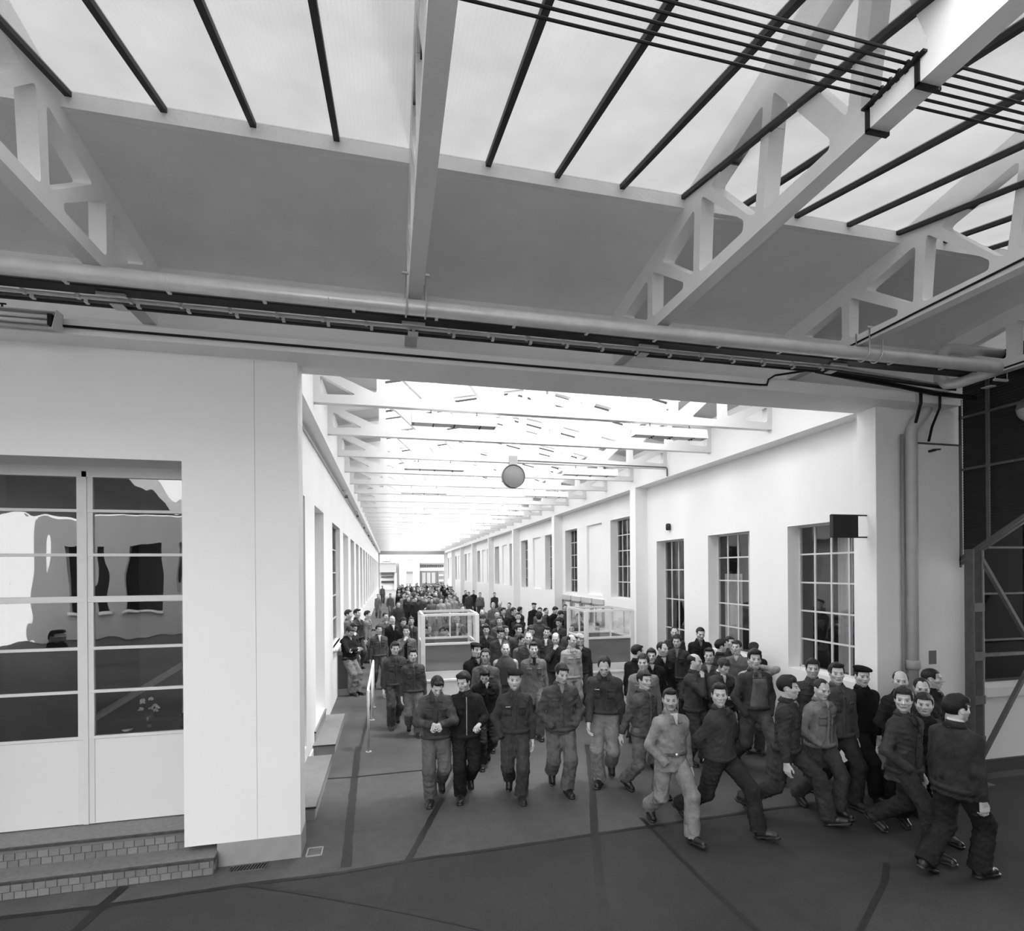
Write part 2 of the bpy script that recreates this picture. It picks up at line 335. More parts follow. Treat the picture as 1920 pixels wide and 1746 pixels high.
# right: recessed wall with pilasters, deep windows, shallow blind niches
XR = 6.83; XP = 6.48
PIL = [13.19+7.24*k for k in range(8)]
OPEN = [(6.62, 8.0, 1.27, 3.74, 'w'), (9.01, 10.39, 1.27, 3.74, 'w'), (11.37, 12.69, 0, 3.74, 'd')]
for p in PIL[:-1]: OPEN += [(p+1.08, p+2.47, 2.13, 4.57, 'w'), (p+3.17, p+4.54, 2.15, 4.57, 'n'), (p+5.52, p+6.90, 2.13, 4.57, 'w')]
mb = MB(); y = 6.25
for a, b, z0, z1, k in OPEN:
    mb.box(XR, 7.14, y, a, 0, 5.3).box(XR, 7.14, a, b, z1, 5.3)
    if z0 > 0: mb.box(XR, 7.14, a, b, 0, z0)
    if k == 'n': mb.box(XR+.09, 7.14, a, b, z0, z1)
    y = b
mb.box(XR, 7.14, y, 63.9, 0, 5.3)
add('wall_corridor_right', mb.me('wall_corridor_right', white_far), **S)
mb = MB()
for i, p in enumerate(PIL): mb.box(XP, XR, p, p+(.33 if i < 7 else .5), 0, 5.21)
add('wall_pilasters_right', mb.me('wall_pilasters_right', white_far), **S)
add('trim_cornice_right', MB().box(XP, XR+.3, 6.25, 63.9, 5.21, 6.35).me('trim_cornice_right', white_far), **S)
k_ = 0
for a, b, z0, z1, k in OPEN:
    if k == 'n': continue
    k_ += 1
    if k_ <= 9: window('window_%d' % (20+k_), 7.09, a, b, z0+.01, z1, 4, 5, 1)
mb = MB()
for a, b, z0, z1, k in OPEN[13:]:
    if k != 'n': mb.box(7.07, 7.12, a, b, z0, z1)
add('window_far_right', mb.me('window_far_right', gmat('far_glass', .12, .2)), **S)
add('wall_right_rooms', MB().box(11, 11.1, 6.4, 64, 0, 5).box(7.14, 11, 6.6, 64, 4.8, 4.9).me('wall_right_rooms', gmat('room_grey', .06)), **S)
# curtains behind the first windows
def curtain(X, a, b, z0, z1, label, grp=None):
    V = []; Fc = []; n_ = int((b-a)/.015)
    for i in range(n_+1):
        y = a+(b-a)*i/n_; x = X+.025*math.sin(y*70)+.012*math.sin(y*31)
        V += [(x, y, z0), (x, y, z1)]
    for i in range(n_): Fc.append((2*i, 2*i+2, 2*i+3, 2*i+1))
    return add('curtain', mesh_of('curtain', V, Fc, curtain_m, True), label=label, cat='curtain', group=grp)
curtain(7.22, 9.05, 9.45, 1.3, 3.6, 'pale gathered curtain at the near side of the second tall window', 'curtains behind the tall windows')
curtain(7.22, 9.75, 10.35, 1.3, 2.9, 'pale gathered curtain at the far side of the second tall window', 'curtains behind the tall windows')
curtain(7.25, 7.05, 7.35, 1.3, 3.6, 'pale curtain drawn aside in the large window next to the pier', 'curtains behind the tall windows')
curtain(7.25, 11.5, 11.75, 1.0, 3.0, 'short pale curtain in the door window nearest the booth', 'curtains behind the tall windows')
# corridor end and the yard buildings beyond
add('wall_corridor_end', MB().box(-1.7, -1.08, 63.9, 64.3, 0, 6.6).box(6.45, 7.6, 63.9, 64.3, 0, 6.6).box(-1.08, 6.45, 63.9, 64.3, 5.02, 6.9).me('wall_corridor_end', gmat('end_grey', .40, .8)), **S)
# ---------------------------------------------------------------- stairs: tiled steps before the office door and slabs along the corridor
tile_m = [gmat('step_tile_a', .175, .6, var=.15, vscale=15, bump=.2), gmat('step_tile_b', .15, .6, var=.2, vscale=15, bump=.2), gmat('step_tile_c', .20, .6, var=.15, vscale=12, bump=.2)]
nose_m = gmat('step_nosing', .055, .5, var=.7, vscale=18)
st = add('doorstep', None, loc=(0, 0, 0), label='two tiled steps with dark nosings leading up to the glazed office door', cat='steps')
add('core', MB().box(-4.6, -1.725, 5.815, 6.2, 0, .145).box(-4.6, -2.03, 6.095, 6.5, 0, .335).me('core', gmat('mortar', .14, .8, bump=.2)), parent=st)
add('tread', MB().box(-4.6, -1.72, 5.82, 6.10, .145, .170).me('tread', gmat('tread_tile', .19, .45, var=.25, vscale=22, bump=.25, bscale=80), bevel=.003), parent=st)
add('tread', MB().box(-4.6, -2.032, 6.10, 6.47, .335, .360).me('tread', gmat('tread_tile', .19, .45), bevel=.003), parent=st)
add('nosing', MB().box(-4.6, -1.715, 5.803, 5.825, .143, .168).me('nosing', nose_m, bevel=.003), parent=st)
add('nosing', MB().box(-4.6, -2.032, 6.083, 6.105, .333, .358).me('nosing', nose_m, bevel=.003), parent=st)
rg = random.Random(3)
tms = [MB().box(-.044, .044, -.006, .006, -.031, .031).me('tile', t, bevel=.002) for t in tile_m]
for r in range(2):
    for i in range(31):
        add('tile', tms[rg.choice((0, 0, 1, 2))], parent=st, loc=(-1.775-i*.0925-(r*.03), 5.812+rg.uniform(-.001, .001), .037+r*.069))
    for i in range(27): add('tile', tms[rg.choice((0, 0, 1, 2))], parent=st, loc=(-2.085-i*.0925-(r*.03), 6.092+rg.uniform(-.001, .001), .20+r*.070), rot=(0, 0, 0))
for j in range(3): add('tile', tms[j % 3], parent=st, loc=(-1.722, 5.87+j*.0925, .075), rot=(0, 0, 1.5708))
def slab(label, x0, x1, y0, y1, z0, z1):
    t = add('door_slab', None, label=label, cat='step', group='grey door steps along the left corridor wall')
    add('block', MB().box(x0, x1-.012, y0+.012, y1, z0, z1-.03).me('block', plinth_g), parent=t)
    add('tread', MB().box(x0, x1, y0, y1, z1-.03, z1).me('tread', gmat('slab_grey', .20, .6, var=.12, vscale=8, bump=.2), bevel=.003), parent=t)
    add('edge_strip', MB().box(x0, x1+.002, y0-.003, y0+.0, z1-.028, z1-.004).me('edge', nose_m), parent=t)
slab('long low grey step just behind the white pier corner', -1.24, -.885, 6.79, 8.66, 0, .17)
slab('second low grey step along the left wall with dark cut end', -1.24, -.885, 9.17, 11.1, 0, .17)
slab('narrow upper slab on the second low grey step', -1.62, -1.21, 9.37, 10.9, .17, .34)
box('baseboard_left_1', -1.26, -1.225, 8.66, 9.16, 0, .12, white_far, **S)
add('door_slab', MB().box(-1.66, -.95, 15.4, 17.2, 0, .10).me('door_slab', plinth_g, bevel=.004), label='low grey door slab farther along the left wall, one man standing on it', cat='step', group='grey door steps along the left corridor wall')
# low glazed display box at the wall where the men lean
t = add('wall_cabinet', None, label='small low grey cabinet standing against the left wall behind the leaning man', cat='cabinet')
add('plinth', MB().box(-1.24, -.97, 13.5, 14.4, 0, .10).me('plinth', plinth_g), parent=t)
add('body', MB().box(-1.24, -1.0, 13.5, 14.4, .10, 1.05).me('body', gmat('cabinet_grey', .30), bevel=.01), parent=t)
add('door', MB().box(-1.22, -1.02, 13.485, 13.5, .16, .98).me('door', gmat('cabinet_dark', .08), bevel=.004), parent=t)

# ---------------------------------------------------------------- office door, two glazed leaves
dp = 6.46
od = add('door_office', None, label='tall white framed double door glazed in horizontal wavy panes', **S)
add('frame', MB().box(-4.2, -2.03, dp-.03, dp+.05, 4.02, 4.13).box(-4.2, -4.12, dp-.03, dp+.05, .36, 4.05).me('frame', frame_w), parent=od)
zz = [1.275, 1.76, 2.215, 2.72, 3.20, 3.665, 4.06]
ld = gmat('opaque_dark_panel', .018, .30, var=.5, vscale=2.5, spec=.5)
pw = gmat('door_panel_white', .66, .6, var=.02)
for nm, x0, x1 in (('left', -4.15, -3.135), ('right', -3.095, -2.0)):
    lf = add('door_leaf', None, parent=od)
    f = MB(); f.box(x0, x0+.055, dp-.02, dp+.02, .37, 4.06).box(x1-.055 if nm == 'left' else x1-.02, x1, dp-.02, dp+.02, .37, 4.06)
    for z in zz: f.box(x0, x1, dp-.022, dp+.02, z-.016, z+.016)
    f.box(x0, x1, dp-.024, dp+.02, 2.70, 2.765)
    add('sash', f.me('sash', frame_w, bevel=.003), parent=lf)
    add('kick_panel', MB().box(x0+.05, x1-.02, dp-.012, dp+.012, .37, 1.27).me('kick_panel', pw), parent=lf)
    for j in range(6):
        dk = nm == 'left' and j < 2
        add('pane', MB().box(x0+.05, x1-.03, dp-.003, dp+.003, zz[j]+.016, zz[j+1]-.016).me('pane', ld if dk else glass_door), parent=lf)
add('centre_strip', MB().box(-3.137, -3.093, dp-.03, dp+.02, .37, 4.08).me('centre_strip', frame_w), parent=od)
# inside: desk with flowers, a dish and a lamp arm, curtain folds, inner white post
t = add('desk', None, loc=(0, 0, 0), label='dark desk behind the glazed office door', cat='desk')
add('desk_top', MB().box(-3.2, -1.6, 6.65, 7.3, 1.20, 1.24).me('desk_top', gmat('desk_dark', .04, .4), bevel=.004), parent=t)
for x in (-3.15, -1.65):
    for y in (6.7, 7.25): add('leg', MB().box(x-.03, x+.03, y-.03, y+.03, .355, 1.20).me('leg', gmat('desk_dark', .04, .4)), parent=t)
vz = add('flower_vase', None, loc=(-2.68, 6.80, 1.24), label='glass vase of pale carnations on the desk behind the door', cat='vase')
vg = MB(); vg.tube([(0, 0, 0), (0, 0, .05), (0, 0, .10), (0, 0, .14)], [.028, .033, .022, .030], 14); add('glass', vg.me('glass', glass_booth, True), parent=vz)
rg = random.Random(9)
fm = gmat('petal', .75, .8, var=.1, vscale=40)
for i in range(9):
    a = rg.uniform(0, 6.28); r = rg.uniform(.03, .16); tip = Vector((r*math.cos(a), r*math.sin(a)*.5, rg.uniform(.20, .33)))
    fo = add('flower', MB().tube([(0, 0, .05), tip*.6+Vector((0, 0, .03)), tip], .002, 5).me('stem', gmat('stem_dark', .05)), parent=vz)
    V = []; Fc = []
    for k in range(26):
        b_, c_ = rg.uniform(0, 6.28), rg.uniform(-.2, 1.4); d = Vector((math.cos(b_)*math.cos(c_), math.sin(b_)*math.cos(c_), math.sin(c_)))
        s_ = d.orthogonal().normalized(); q = tip+d*.030
        n0 = len(V); V += [tip, tip+d*.02+s_*.010, q, tip+d*.02-s_*.010]; Fc.append((n0, n0+1, n0+2, n0+3))
    add('bloom', mesh_of('bloom', V, Fc, fm), parent=fo)
dsh = add('ash_dish', MB().tube([(-2.86, 6.74, 1.24), (-2.86, 6.74, 1.262)], [.03, .055], 16).me('ash_dish', white_m, True), label='small white dish on the desk left of the vase', cat='dish')
ph = add('telephone', None, loc=(-2.25, 6.85, 1.24), label='black desk telephone at the right side of the glazed door', cat='telephone')
add('base', MB().poly([(-.11, -.09, 0), (.11, -.09, 0), (.11, .09, 0), (-.11, .09, 0), (-.07, -.04, .07), (.07, -.04, .07), (.07, .06, .09), (-.07, .06, .09)], [(3, 2, 1, 0), (4, 5, 6, 7), (0, 1, 5, 4), (1, 2, 6, 5), (2, 3, 7, 6), (3, 0, 4, 7)]).me('base', black_m, bevel=.008), parent=ph)
add('handset', MB().tube([(-.12, .02, .10), (-.09, .02, .125), (.09, .02, .125), (.12, .02, .10)], [.026, .016, .016, .026], 10).me('handset', black_m, True), parent=ph)
t = add('inner_window', None, label='pale inner window post and frame seen through the right door leaf', cat='window frame')
add('post', MB().box(-2.95, -2.80, 8.6, 8.7, .36, 4.1).box(-2.45, -2.33, 8.6, 8.7, .36, 4.1).me('post', frame_w), parent=t)
add('rail', MB().bar((-3.4, 7.2, 1.3), (-2.0, 9.4, 2.3), .06).me('rail', frame_w), parent=t)

# ---------------------------------------------------------------- hall roof: lining, kerb, glass, bars
slope = .25
def glz(y): return 6.42+slope*(4.40-y)
ceil = add('ceiling_hall', MB().extr([(6.3, 6.045), (4.42, 6.300), (4.42, 6.41), (6.3, 6.3)], 0, -14, 8.6).me('ceiling_hall', soffit_g), **S)
add('trim_skylight_kerb', MB().box(-14, 8.6, 4.36, 4.419, 6.303, 6.425).me('trim_skylight_kerb', concrete_w), **S)
add('ceiling_hall_south', MB().extr([(-.6, 6.40), (-.6, 6.50), (-2.3, 6.25), (-2.3, 6.12)], 0, -14, 8.6).extr([(-2.3, 5.9), (-2.3, 6.4), (-8.0, 5.5), (-8, 5.0)], 0, -14, -7).extr([(-2.3, 5.9), (-2.3, 6.4), (-8.0, 5.5), (-8, 5.0)], 0, -1.5, 8.6).me('ceiling_hall_south', soffit_g), **S)
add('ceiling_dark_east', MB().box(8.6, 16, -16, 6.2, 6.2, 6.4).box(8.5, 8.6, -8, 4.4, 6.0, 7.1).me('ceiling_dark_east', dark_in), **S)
bars = [-2.19+.604*k for k in range(-19, 18)]
sk = add('hall_skylight', None, label='inclined wired-glass skylight with black bars above the hall', cat='skylight')
Y0, Y1 = 4.40, 1.95
pl = math.hypot(Y0-Y1, (Y0-Y1)*slope)
barm = MB().box(-.022, .022, 0, pl, -.030, .012).me('glazing_bar', steel_k)
panem = MB().box(-.292, .292, 0, pl, .002, .008).me('glass_pane', sky_hall)
ang = math.atan(slope)
for i, x in enumerate(bars):
    add('glazing_bar', barm, parent=sk, loc=(x, Y0, 6.42), rot=(-ang, 0, math.pi))
    if i < len(bars)-1: add('glass_pane', panem, parent=sk, loc=(x+.302, Y0, 6.42), rot=(-ang, 0, math.pi))
sk2 = add('hall_skylight', None, label='far slope of the wired-glass skylight behind the ridge over the hall', cat='skylight')
panem2 = MB().box(-.292, .292, 0, pl, .002, .008).me('glass_pane', sky_hall2)
for i, x in enumerate(bars[:31]):
    add('glazing_bar', barm, parent=sk2, loc=(x, -.5, 6.42), rot=(ang, 0, 0))
    if i < 30: add('glass_pane', panem2, parent=sk2, loc=(x+.302, -.5, 6.42), rot=(ang, 0, 0))
add('trim_ridge', MB().box(-14, 8.6, 1.88, 2.02, 7.0, 7.1).extr([(-.6, 6.42), (1.95, 7.06), (1.95, 7.12), (-.6, 6.5)], 0, bars[30]+.05, 8.6).me('trim_ridge', concrete_w), **S)
# ---------------------------------------------------------------- trusses cast in one piece, openings with rounded corners
def rounded(poly, r):
    out = []
    n_ = len(poly)
    for i in range(n_):
        p = Vector(poly[i]); a = (Vector(poly[i-1])-p); b = (Vector(poly[(i+1) % n_])-p)
        la, lb = a.length, b.length; rr = min(r, la*.35, lb*.35); a.normalize(); b.normalize()
        for k in range(5):
            t = k/4; q0 = p+a*rr*(1-t); q1 = p+b*rr*t; out.append(q0*(1-t)+q1*t+(p)*0 if False else (p+a*rr)*(1-t)**2+p*2*t*(1-t)+(p+b*rr)*t*t)
    return out
def truss_mesh(name, outer, holes, half, mat):
    cu = bpy.data.curves.new(name, 'CURVE'); cu.dimensions = '2D'; cu.fill_mode = 'BOTH'; cu.extrude = half
    for k, pg in enumerate([outer]+holes):
        pts = [Vector(p) for p in pg] if k == 0 else rounded(pg, .055)
        sp = cu.splines.new('POLY'); sp.points.add(len(pts)-1); sp.use_cyclic_u = True
        for q, p in zip(sp.points, pts): q.co = (p.x, p.y, 0, 1)
    o = bpy.data.objects.new(name, cu); link(o)
    me = bpy.data.meshes.new_from_object(o.evaluated_get(bpy.context.evaluated_depsgraph_get()))
    bpy.data.objects.remove(o); me.materials.clear(); me.materials.append(mat); me.name = name
    return me
def mirror(polys, c): return polys+[[(2*c-x, z) for x, z in reversed(p)] for p in polys]
C = 1.95
H = [[(5.67, 5.92), (5.08, 6.03), (5.08, 5.61)], [(4.97, 6.06), (4.39, 5.64), (4.40, 5.585), (4.98, 5.595)], [(4.78, 6.05), (4.20, 6.19), (4.23, 5.62)],
     [(4.09, 6.23), (3.54, 5.66), (3.55, 5.58), (4.14, 5.59)], [(3.96, 6.22), (3.31, 6.36), (3.41, 5.62), (3.49, 5.67)], [(3.21, 6.36), (2.73, 5.64), (2.73, 5.575), (3.33, 5.59)],
     [(3.04, 6.37), (2.48, 6.50), (2.60, 5.66)], [(2.38, 6.48), (2.11, 5.62), (2.52, 5.58)]]
HO = mirror(H, C)+[[(2.22, 6.50), (1.68, 6.50), (1.95, 5.74)]]
outer = [(5.99, 5.475), (5.99, 6.10), (C, 6.11+.19*(5.96-C)), (2*C-5.99, 6.10), (2*C-5.99, 5.475)]
tm = truss_mesh('roof_truss', outer, HO, .063, concrete_w)
tm.transform(Matrix(((0, 0, 1, 0), (1, 0, 0, 0), (0, 1, 0, 0), (0, 0, 0, 1))))
TX = [-2.30, .245, 2.715, 5.15, 7.62]
TL = {-2.30: 'white concrete hall truss at the left edge, above the long tube lamp', .245: 'white concrete hall truss seen end-on just left of the middle', 2.715: 'white concrete hall truss carrying the six black wires',
      5.15: 'white concrete hall truss with a thin black cable on its bottom chord', 7.62: 'last white concrete hall truss, by the pipe elbow on the right'}
for x in TX: add('hall_truss', tm, loc=(x, 0, 0), label=TL[x], cat='truss', group='white trusses over the hall')
# corridor trusses
C2 = 3.76
K = [[(.10, 5.80), (.10, 5.525), (.60, 5.545)], [(.27, 5.84), (.88, 5.95), (.88, 5.585)], [(1.0, 5.96), (1.16, 5.90), (1.55, 5.545), (1.0, 5.53)], [(1.28, 6.02), (1.80, 6.12), (1.80, 5.60)],
     [(1.91, 6.13), (2.05, 6.08), (2.46, 5.545), (1.91, 5.53)], [(2.18, 6.19), (2.66, 6.28), (2.66, 5.60)], [(2.77, 6.29), (2.90, 6.22), (3.32, 5.545), (2.77, 5.53)], [(3.02, 6.34), (3.55, 6.44), (3.50, 5.60)]]
KO = mirror(K, C2)+[[(3.62, 6.42), (3.90, 6.42), (3.94, 5.56), (3.58, 5.56)]]
outer2 = [(0, 5.41), (0, 6.02), (C2, 6.74), (2*C2, 6.02), (2*C2, 5.41)]
cm_ = truss_mesh('corridor_truss', outer2, KO, .06, gmat('truss_white', .74, .7, var=.03))
cm_.transform(Matrix(((1, 0, 0, 0), (0, 0, 1, 0), (0, 1, 0, 0), (0, 0, 0, 1))))
ordn = ['first', 'second', 'third', 'fourth', 'fifth', 'sixth', 'seventh', 'eighth', 'ninth', 'tenth', 'eleventh', 'twelfth', 'thirteenth', 'fourteenth', 'fifteenth', 'sixteenth']
TY = [7.99+1.783*i for i in range(32)]
for i, y in enumerate(TY):
    add('corridor_truss', cm_, loc=(-1.04, y, 0), label=('%s white truss across the corridor counted from the beam' % ordn[i]) if i < 16 else 'far white truss across the deep end of the corridor', cat='truss', group='white trusses across the corridor')
# corridor roof
x0, xc, x1 = -1.7, 2.72, 7.14
cz = lambda x: 6.10+.205*(min(x, 2*xc-x)+1.04)
mb = MB()
for sg in (0, 1):
    f = (lambda x: x) if not sg else (lambda x: 2*xc-x)
    mb.extr([(f(-1.7), cz(-1.7)), (f(-.12), cz(-.12)), (f(-.12), cz(-.12)+.14), (f(-1.7), cz(-1.7)+.14)], 1, 6.2, 64)
add('ceiling_corridor', mb.me('ceiling_corridor', gmat('corridor_lining', .55, .8, var=.03)), **S)
add('trim_corridor_ridge', MB().extr([(xc-.12, 6.93), (xc, 6.80), (xc+.12, 6.93), (xc, 7.1)], 1, 6.2, 64).me('trim_corridor_ridge', white_far), **S)
gl_ = math.hypot(xc+.12, .205*(xc+.12)); a2 = math.atan(.205)
b2 = MB().box(0, gl_, -.024, .024, -.03, .012).me('glazing_bar', steel_k)
p2 = MB().box(0, gl_, -.285, .285, .002, .008).me('glass_pane', sky_corr)
for sg in (0, 1):
    s3 = add('corridor_skylight', None, label='%s slope of the long glass roof over the corridor' % ('left' if not sg else 'right'), cat='skylight')
    for i in range(97):
        y = 6.3+.595*i
        lx = (-.12, y, cz(-.12)+.14) if not sg else (2*xc+.12, y, cz(-.12)+.14)
        add('glazing_bar', b2, parent=s3, loc=lx, rot=(0, -a2, 0) if not sg else (0, -a2, math.pi))
        add('glass_pane', p2, parent=s3, loc=(lx[0], y+.2975, lx[2]), rot=(0, -a2, 0) if not sg else (0, -a2, math.pi))

# ---------------------------------------------------------------- pipes and cables under the hall trusses
t = add('heating_pipe', None, label='thick pale pipe running the whole width under the hall trusses', cat='pipe')
R_ = .066
P_ = [(-9, 4.78, 5.345), (6.9, 4.78, 5.345)]
P_ = P_[:1]+[(6.92, 4.78, 5.345)]+arc((6.92, 4.92, 5.345), .14, -math.pi/2, 0, (1, 0, 0), (0, 1, 0))[1:]
add('run', MB().tube(P_, R_, 18).me('run', pipe_m, True), parent=t)
P_ = [(7.06, 4.92, 5.345), (7.02, 5.25, 5.33)]+[Vector((7.0, 5.38, 5.36)), Vector((6.98, 5.45, 5.45)), Vector((6.98, 5.45, 5.62)), Vector((7.0, 5.45, 5.76)), Vector((7.08, 5.45, 5.84)), Vector((7.22, 5.45, 5.86)), Vector((8.3, 5.45, 5.86))]
add('elbow', MB().tube(P_, R_*1.02, 16).me('elbow', pipe_m, True), parent=t)
for x in np.arange(-2.3, 7, 1.215): add('joint_ring', MB().tube([(x-.004+.6, 4.78, 5.345), (x+.004+.6, 4.78, 5.345)], R_*1.02, 18).me('joint_ring', pipe_m), parent=t)
def strap(x, label):
    s_ = add('pipe_strap', None, label=label, cat='strap', group='straps holding the pipe to the trusses')
    for dx in (-.085, .085):
        pts = [(x+dx, 4.70, 5.60), (x+dx, 4.70, 5.36)]+arc((x+dx, 4.78, 5.345), .082, math.pi, 2*math.pi, (0, 1, 0), (0, 0, 1))+[(x+dx, 4.87, 5.60)]
        add('hook', MB().tube(pts, .008, 6).me('hook', mat_metal, True), parent=s_)
    add('cross_bar', MB().bar((x-.12, 4.70, 5.60), (x+.12, 4.70, 5.60), .02).me('cross_bar', mat_metal), parent=s_)
strap(.245, 'thin metal strap round the pipe at the end-on truss'); strap(5.15, 'thin metal strap round the pipe at the truss with the cable')
def conduit(name, label, pts, r, mat, clips, cm=white_m, n_=8):
    c_ = add(name, MB().tube(pts, r, n_).me(name, mat, True), label=label, cat='conduit')
    for q in clips: add('clip', MB().box(q[0]-.014, q[0]+.014, q[1]-r-.008, q[1]+r+.008, q[2]-r-.006, q[2]+r+.006).me('clip', cm), parent=c_)
conduit('grey_conduit', 'grey conduit with widely spaced white clips just behind the thick pipe', [(-9, 5.02, 5.40), (7.3, 5.02, 5.40)], .022, steel_g, [(x, 5.02, 5.40) for x in np.arange(-3.3, 7, .75)])
conduit('grey_conduit', 'pale upper conduit tucked directly behind the thick pipe', [(-9, 4.93, 5.41), (7.2, 4.93, 5.41)], .022, pipe_m, [])
add('busbar_tray', MB().box(-9, 7.25, 5.10, 5.24, 5.40, 5.47).me('busbar_tray', black_m), label='wide flat black tray between the two runs of conduit', cat='cable tray')
for k, (y, z, lab, m_) in enumerate(((5.30, 5.40, 'first of three thin clipped conduits in front of the beam', pipe_m), (5.335, 5.38, 'middle of three thin clipped conduits in front of the beam', steel_g), (5.37, 5.365, 'rearmost of three thin clipped conduits in front of the beam', steel_k))):
    conduit('thin_conduit', lab, [(-9, y, z), (5.3, y, z-.0), (7.3, 5.5, z-.02)], .015, m_, [(x+.05*k, y, z) for x in np.arange(-3.4, 5.2, .40)] if k < 2 else [])
for x in TX:
    b_ = add('conduit_bracket', None, label={-2.30: 'pale bracket under the leftmost hall truss', .245: 'pale bracket under the end-on truss', 2.715: 'pale bracket under the wire-carrying truss', 5.15: 'pale bracket under the truss with the cable'}.get(x, 'pale bracket under a hall truss near the edge of view'), cat='bracket', group='brackets carrying the conduits')
    add('plate', MB().box(x-.11, x+.11, 5.17, 5.20, 5.375, 5.40).box(x-.05, x+.05, 5.27, 5.385, 5.342, 5.352).me('plate', frame_w), parent=b_)
    for dx in (-.1, .1): add('rod', MB().tube([(x+dx, 5.18, 5.38), (x+dx, 5.18, 5.60)], .006, 6).me('rod', mat_metal), parent=b_)
add('wall_cable', MB().tube([(-2.9, 5.655, 5.275), (-1, 5.655, 5.270), (1.6, 5.655, 5.262), (4.45, 5.655, 5.262), (4.55, 5.655, 5.268), (4.56, 5.64, 5.33), (4.62, 5.60, 5.37), (4.9, 5.45, 5.39), (5.05, 5.36, 5.40)], .0125, 8).me('wall_cable', black_m, True), label='black cable clipped along the face of the long beam', cat='cable')
add('cable_bundle', MB().tube([(5.0, 5.36, 5.37), (5.6, 5.42, 5.35), (6.4, 5.5, 5.33), (7.1, 5.62, 5.33), (7.9, 5.7, 5.34)], [.03, .035, .03, .035, .03], 8).me('cable_bundle', black_m, True), label='thick bundle of black cables sagging to the right above the pier', cat='cable')
add('hanging_cable', MB().tube([(6.85, 5.60, 5.33), (6.85, 5.60, 5.18), (6.98, 5.76, 5.04), (7.10, 5.90, 4.93), (7.13, 5.925, 4.77)], .020, 8).me('hanging_cable', black_m, True), label='left of two black cables hanging down the pier by the drainpipe head', cat='cable', group='cables hanging on the pier')
add('hanging_cable', MB().tube([(7.17, 5.60, 5.33), (7.19, 5.62, 5.14), (7.36, 5.86, 4.96), (7.38, 5.925, 4.77)], .016, 8).me('hanging_cable', black_m, True), label='right of two black cables hanging down the pier, curving left', cat='cable', group='cables hanging on the pier')
t = add('drainpipe', None, label='pale round drainpipe running down the right pier', cat='drainpipe')
add('pipe', MB().tube([(7.02, 5.88, 0), (7.02, 5.88, 4.78), (7.03, 5.88, 4.90), (7.08, 5.87, 4.99), (7.2, 5.85, 5.12), (7.25, 5.85, 5.2)], .072, 16).me('pipe', gmat('pipe_cream', .50, .5, var=.1, vscale=7), True), parent=t)
add('collar', MB().tube([(7.02, 5.88, 1.60), (7.02, 5.88, 1.63), (7.02, 5.88, 1.70), (7.02, 5.88, 1.73)], [.078, .092, .092, .078], 16).me('collar', gmat('pipe_collar', .40, .5), True), parent=t)
add('side_tube', MB().tube([(6.92, 5.93, 0), (6.92, 5.93, 4.85)], .02, 8).me('side_tube', plinth_g, True), parent=t)
add('wall_bolt', MB().tube([(7.42, 5.86, 4.64), (7.42, 5.97, 4.64)], .018, 8).bar((7.37, 5.86, 4.64), (7.5, 5.86, 4.65), .02).me('wall_bolt', steel_k), label='short dark bolt sticking out high on the right pier', cat='bolt')
add('chord_cable', MB().tube([(5.073, 5.1, 5.50), (5.073, 4.2, 5.515), (5.073, 2.0, 5.53), (5.073, -1.5, 5.53)], .011, 6).me('chord_cable', black_m), label='thin black cable along the bottom chord of the second truss from the right', cat='cable')
add('chord_cable', MB().tube([(7.545, 5.4, 5.50), (7.545, 2.0, 5.53), (7.545, -1.5, 5.53)], .011, 6).me('chord_cable', black_m), label='thin black cable along the chord of the last truss on the right', cat='cable')
for i, y in enumerate((2.43, 2.38, 2.33, 2.28, 2.23, 2.185)):
    w_ = add('overhead_wire', MB().tube([(-9, y, 5.66), (2.7, y, 5.635), (14, y, 5.66)], .0075, 6).me('overhead_wire', black_m), label='%s of six parallel black wires strung under the skylight' % ('lowest', 'second lowest', 'third lowest', 'third highest', 'second highest', 'highest')[i], cat='wire', group='six black wires under the skylight')
    add('insulator', MB().tube([(2.66, y, 5.585), (2.66, y, 5.62), (2.66, y, 5.65)], [.014, .02, .010], 8).me('insulator', black_m), parent=w_)
for y, l_ in ((2.46, 'lower black U-shaped clamp on the wire-carrying truss chord'), (2.17, 'upper black U-shaped clamp on the wire-carrying truss chord')):
    mb = MB(); mb.box(2.642, 2.652, y-.012, y+.012, 5.46, 5.60).box(2.778, 2.788, y-.012, y+.012, 5.46, 5.60).box(2.642, 2.788, y-.012, y+.012, 5.458, 5.474)
    add('chord_clamp', mb.me('chord_clamp', black_m), label=l_, cat='clamp', group='clamps on the truss chord')
add('insulator_rail', MB().bar((2.64, 2.12, 5.598), (2.64, 2.48, 5.598), .03, .012).me('insulator_rail', black_m), label='short black rail under the wire insulators on the truss', cat='rail')
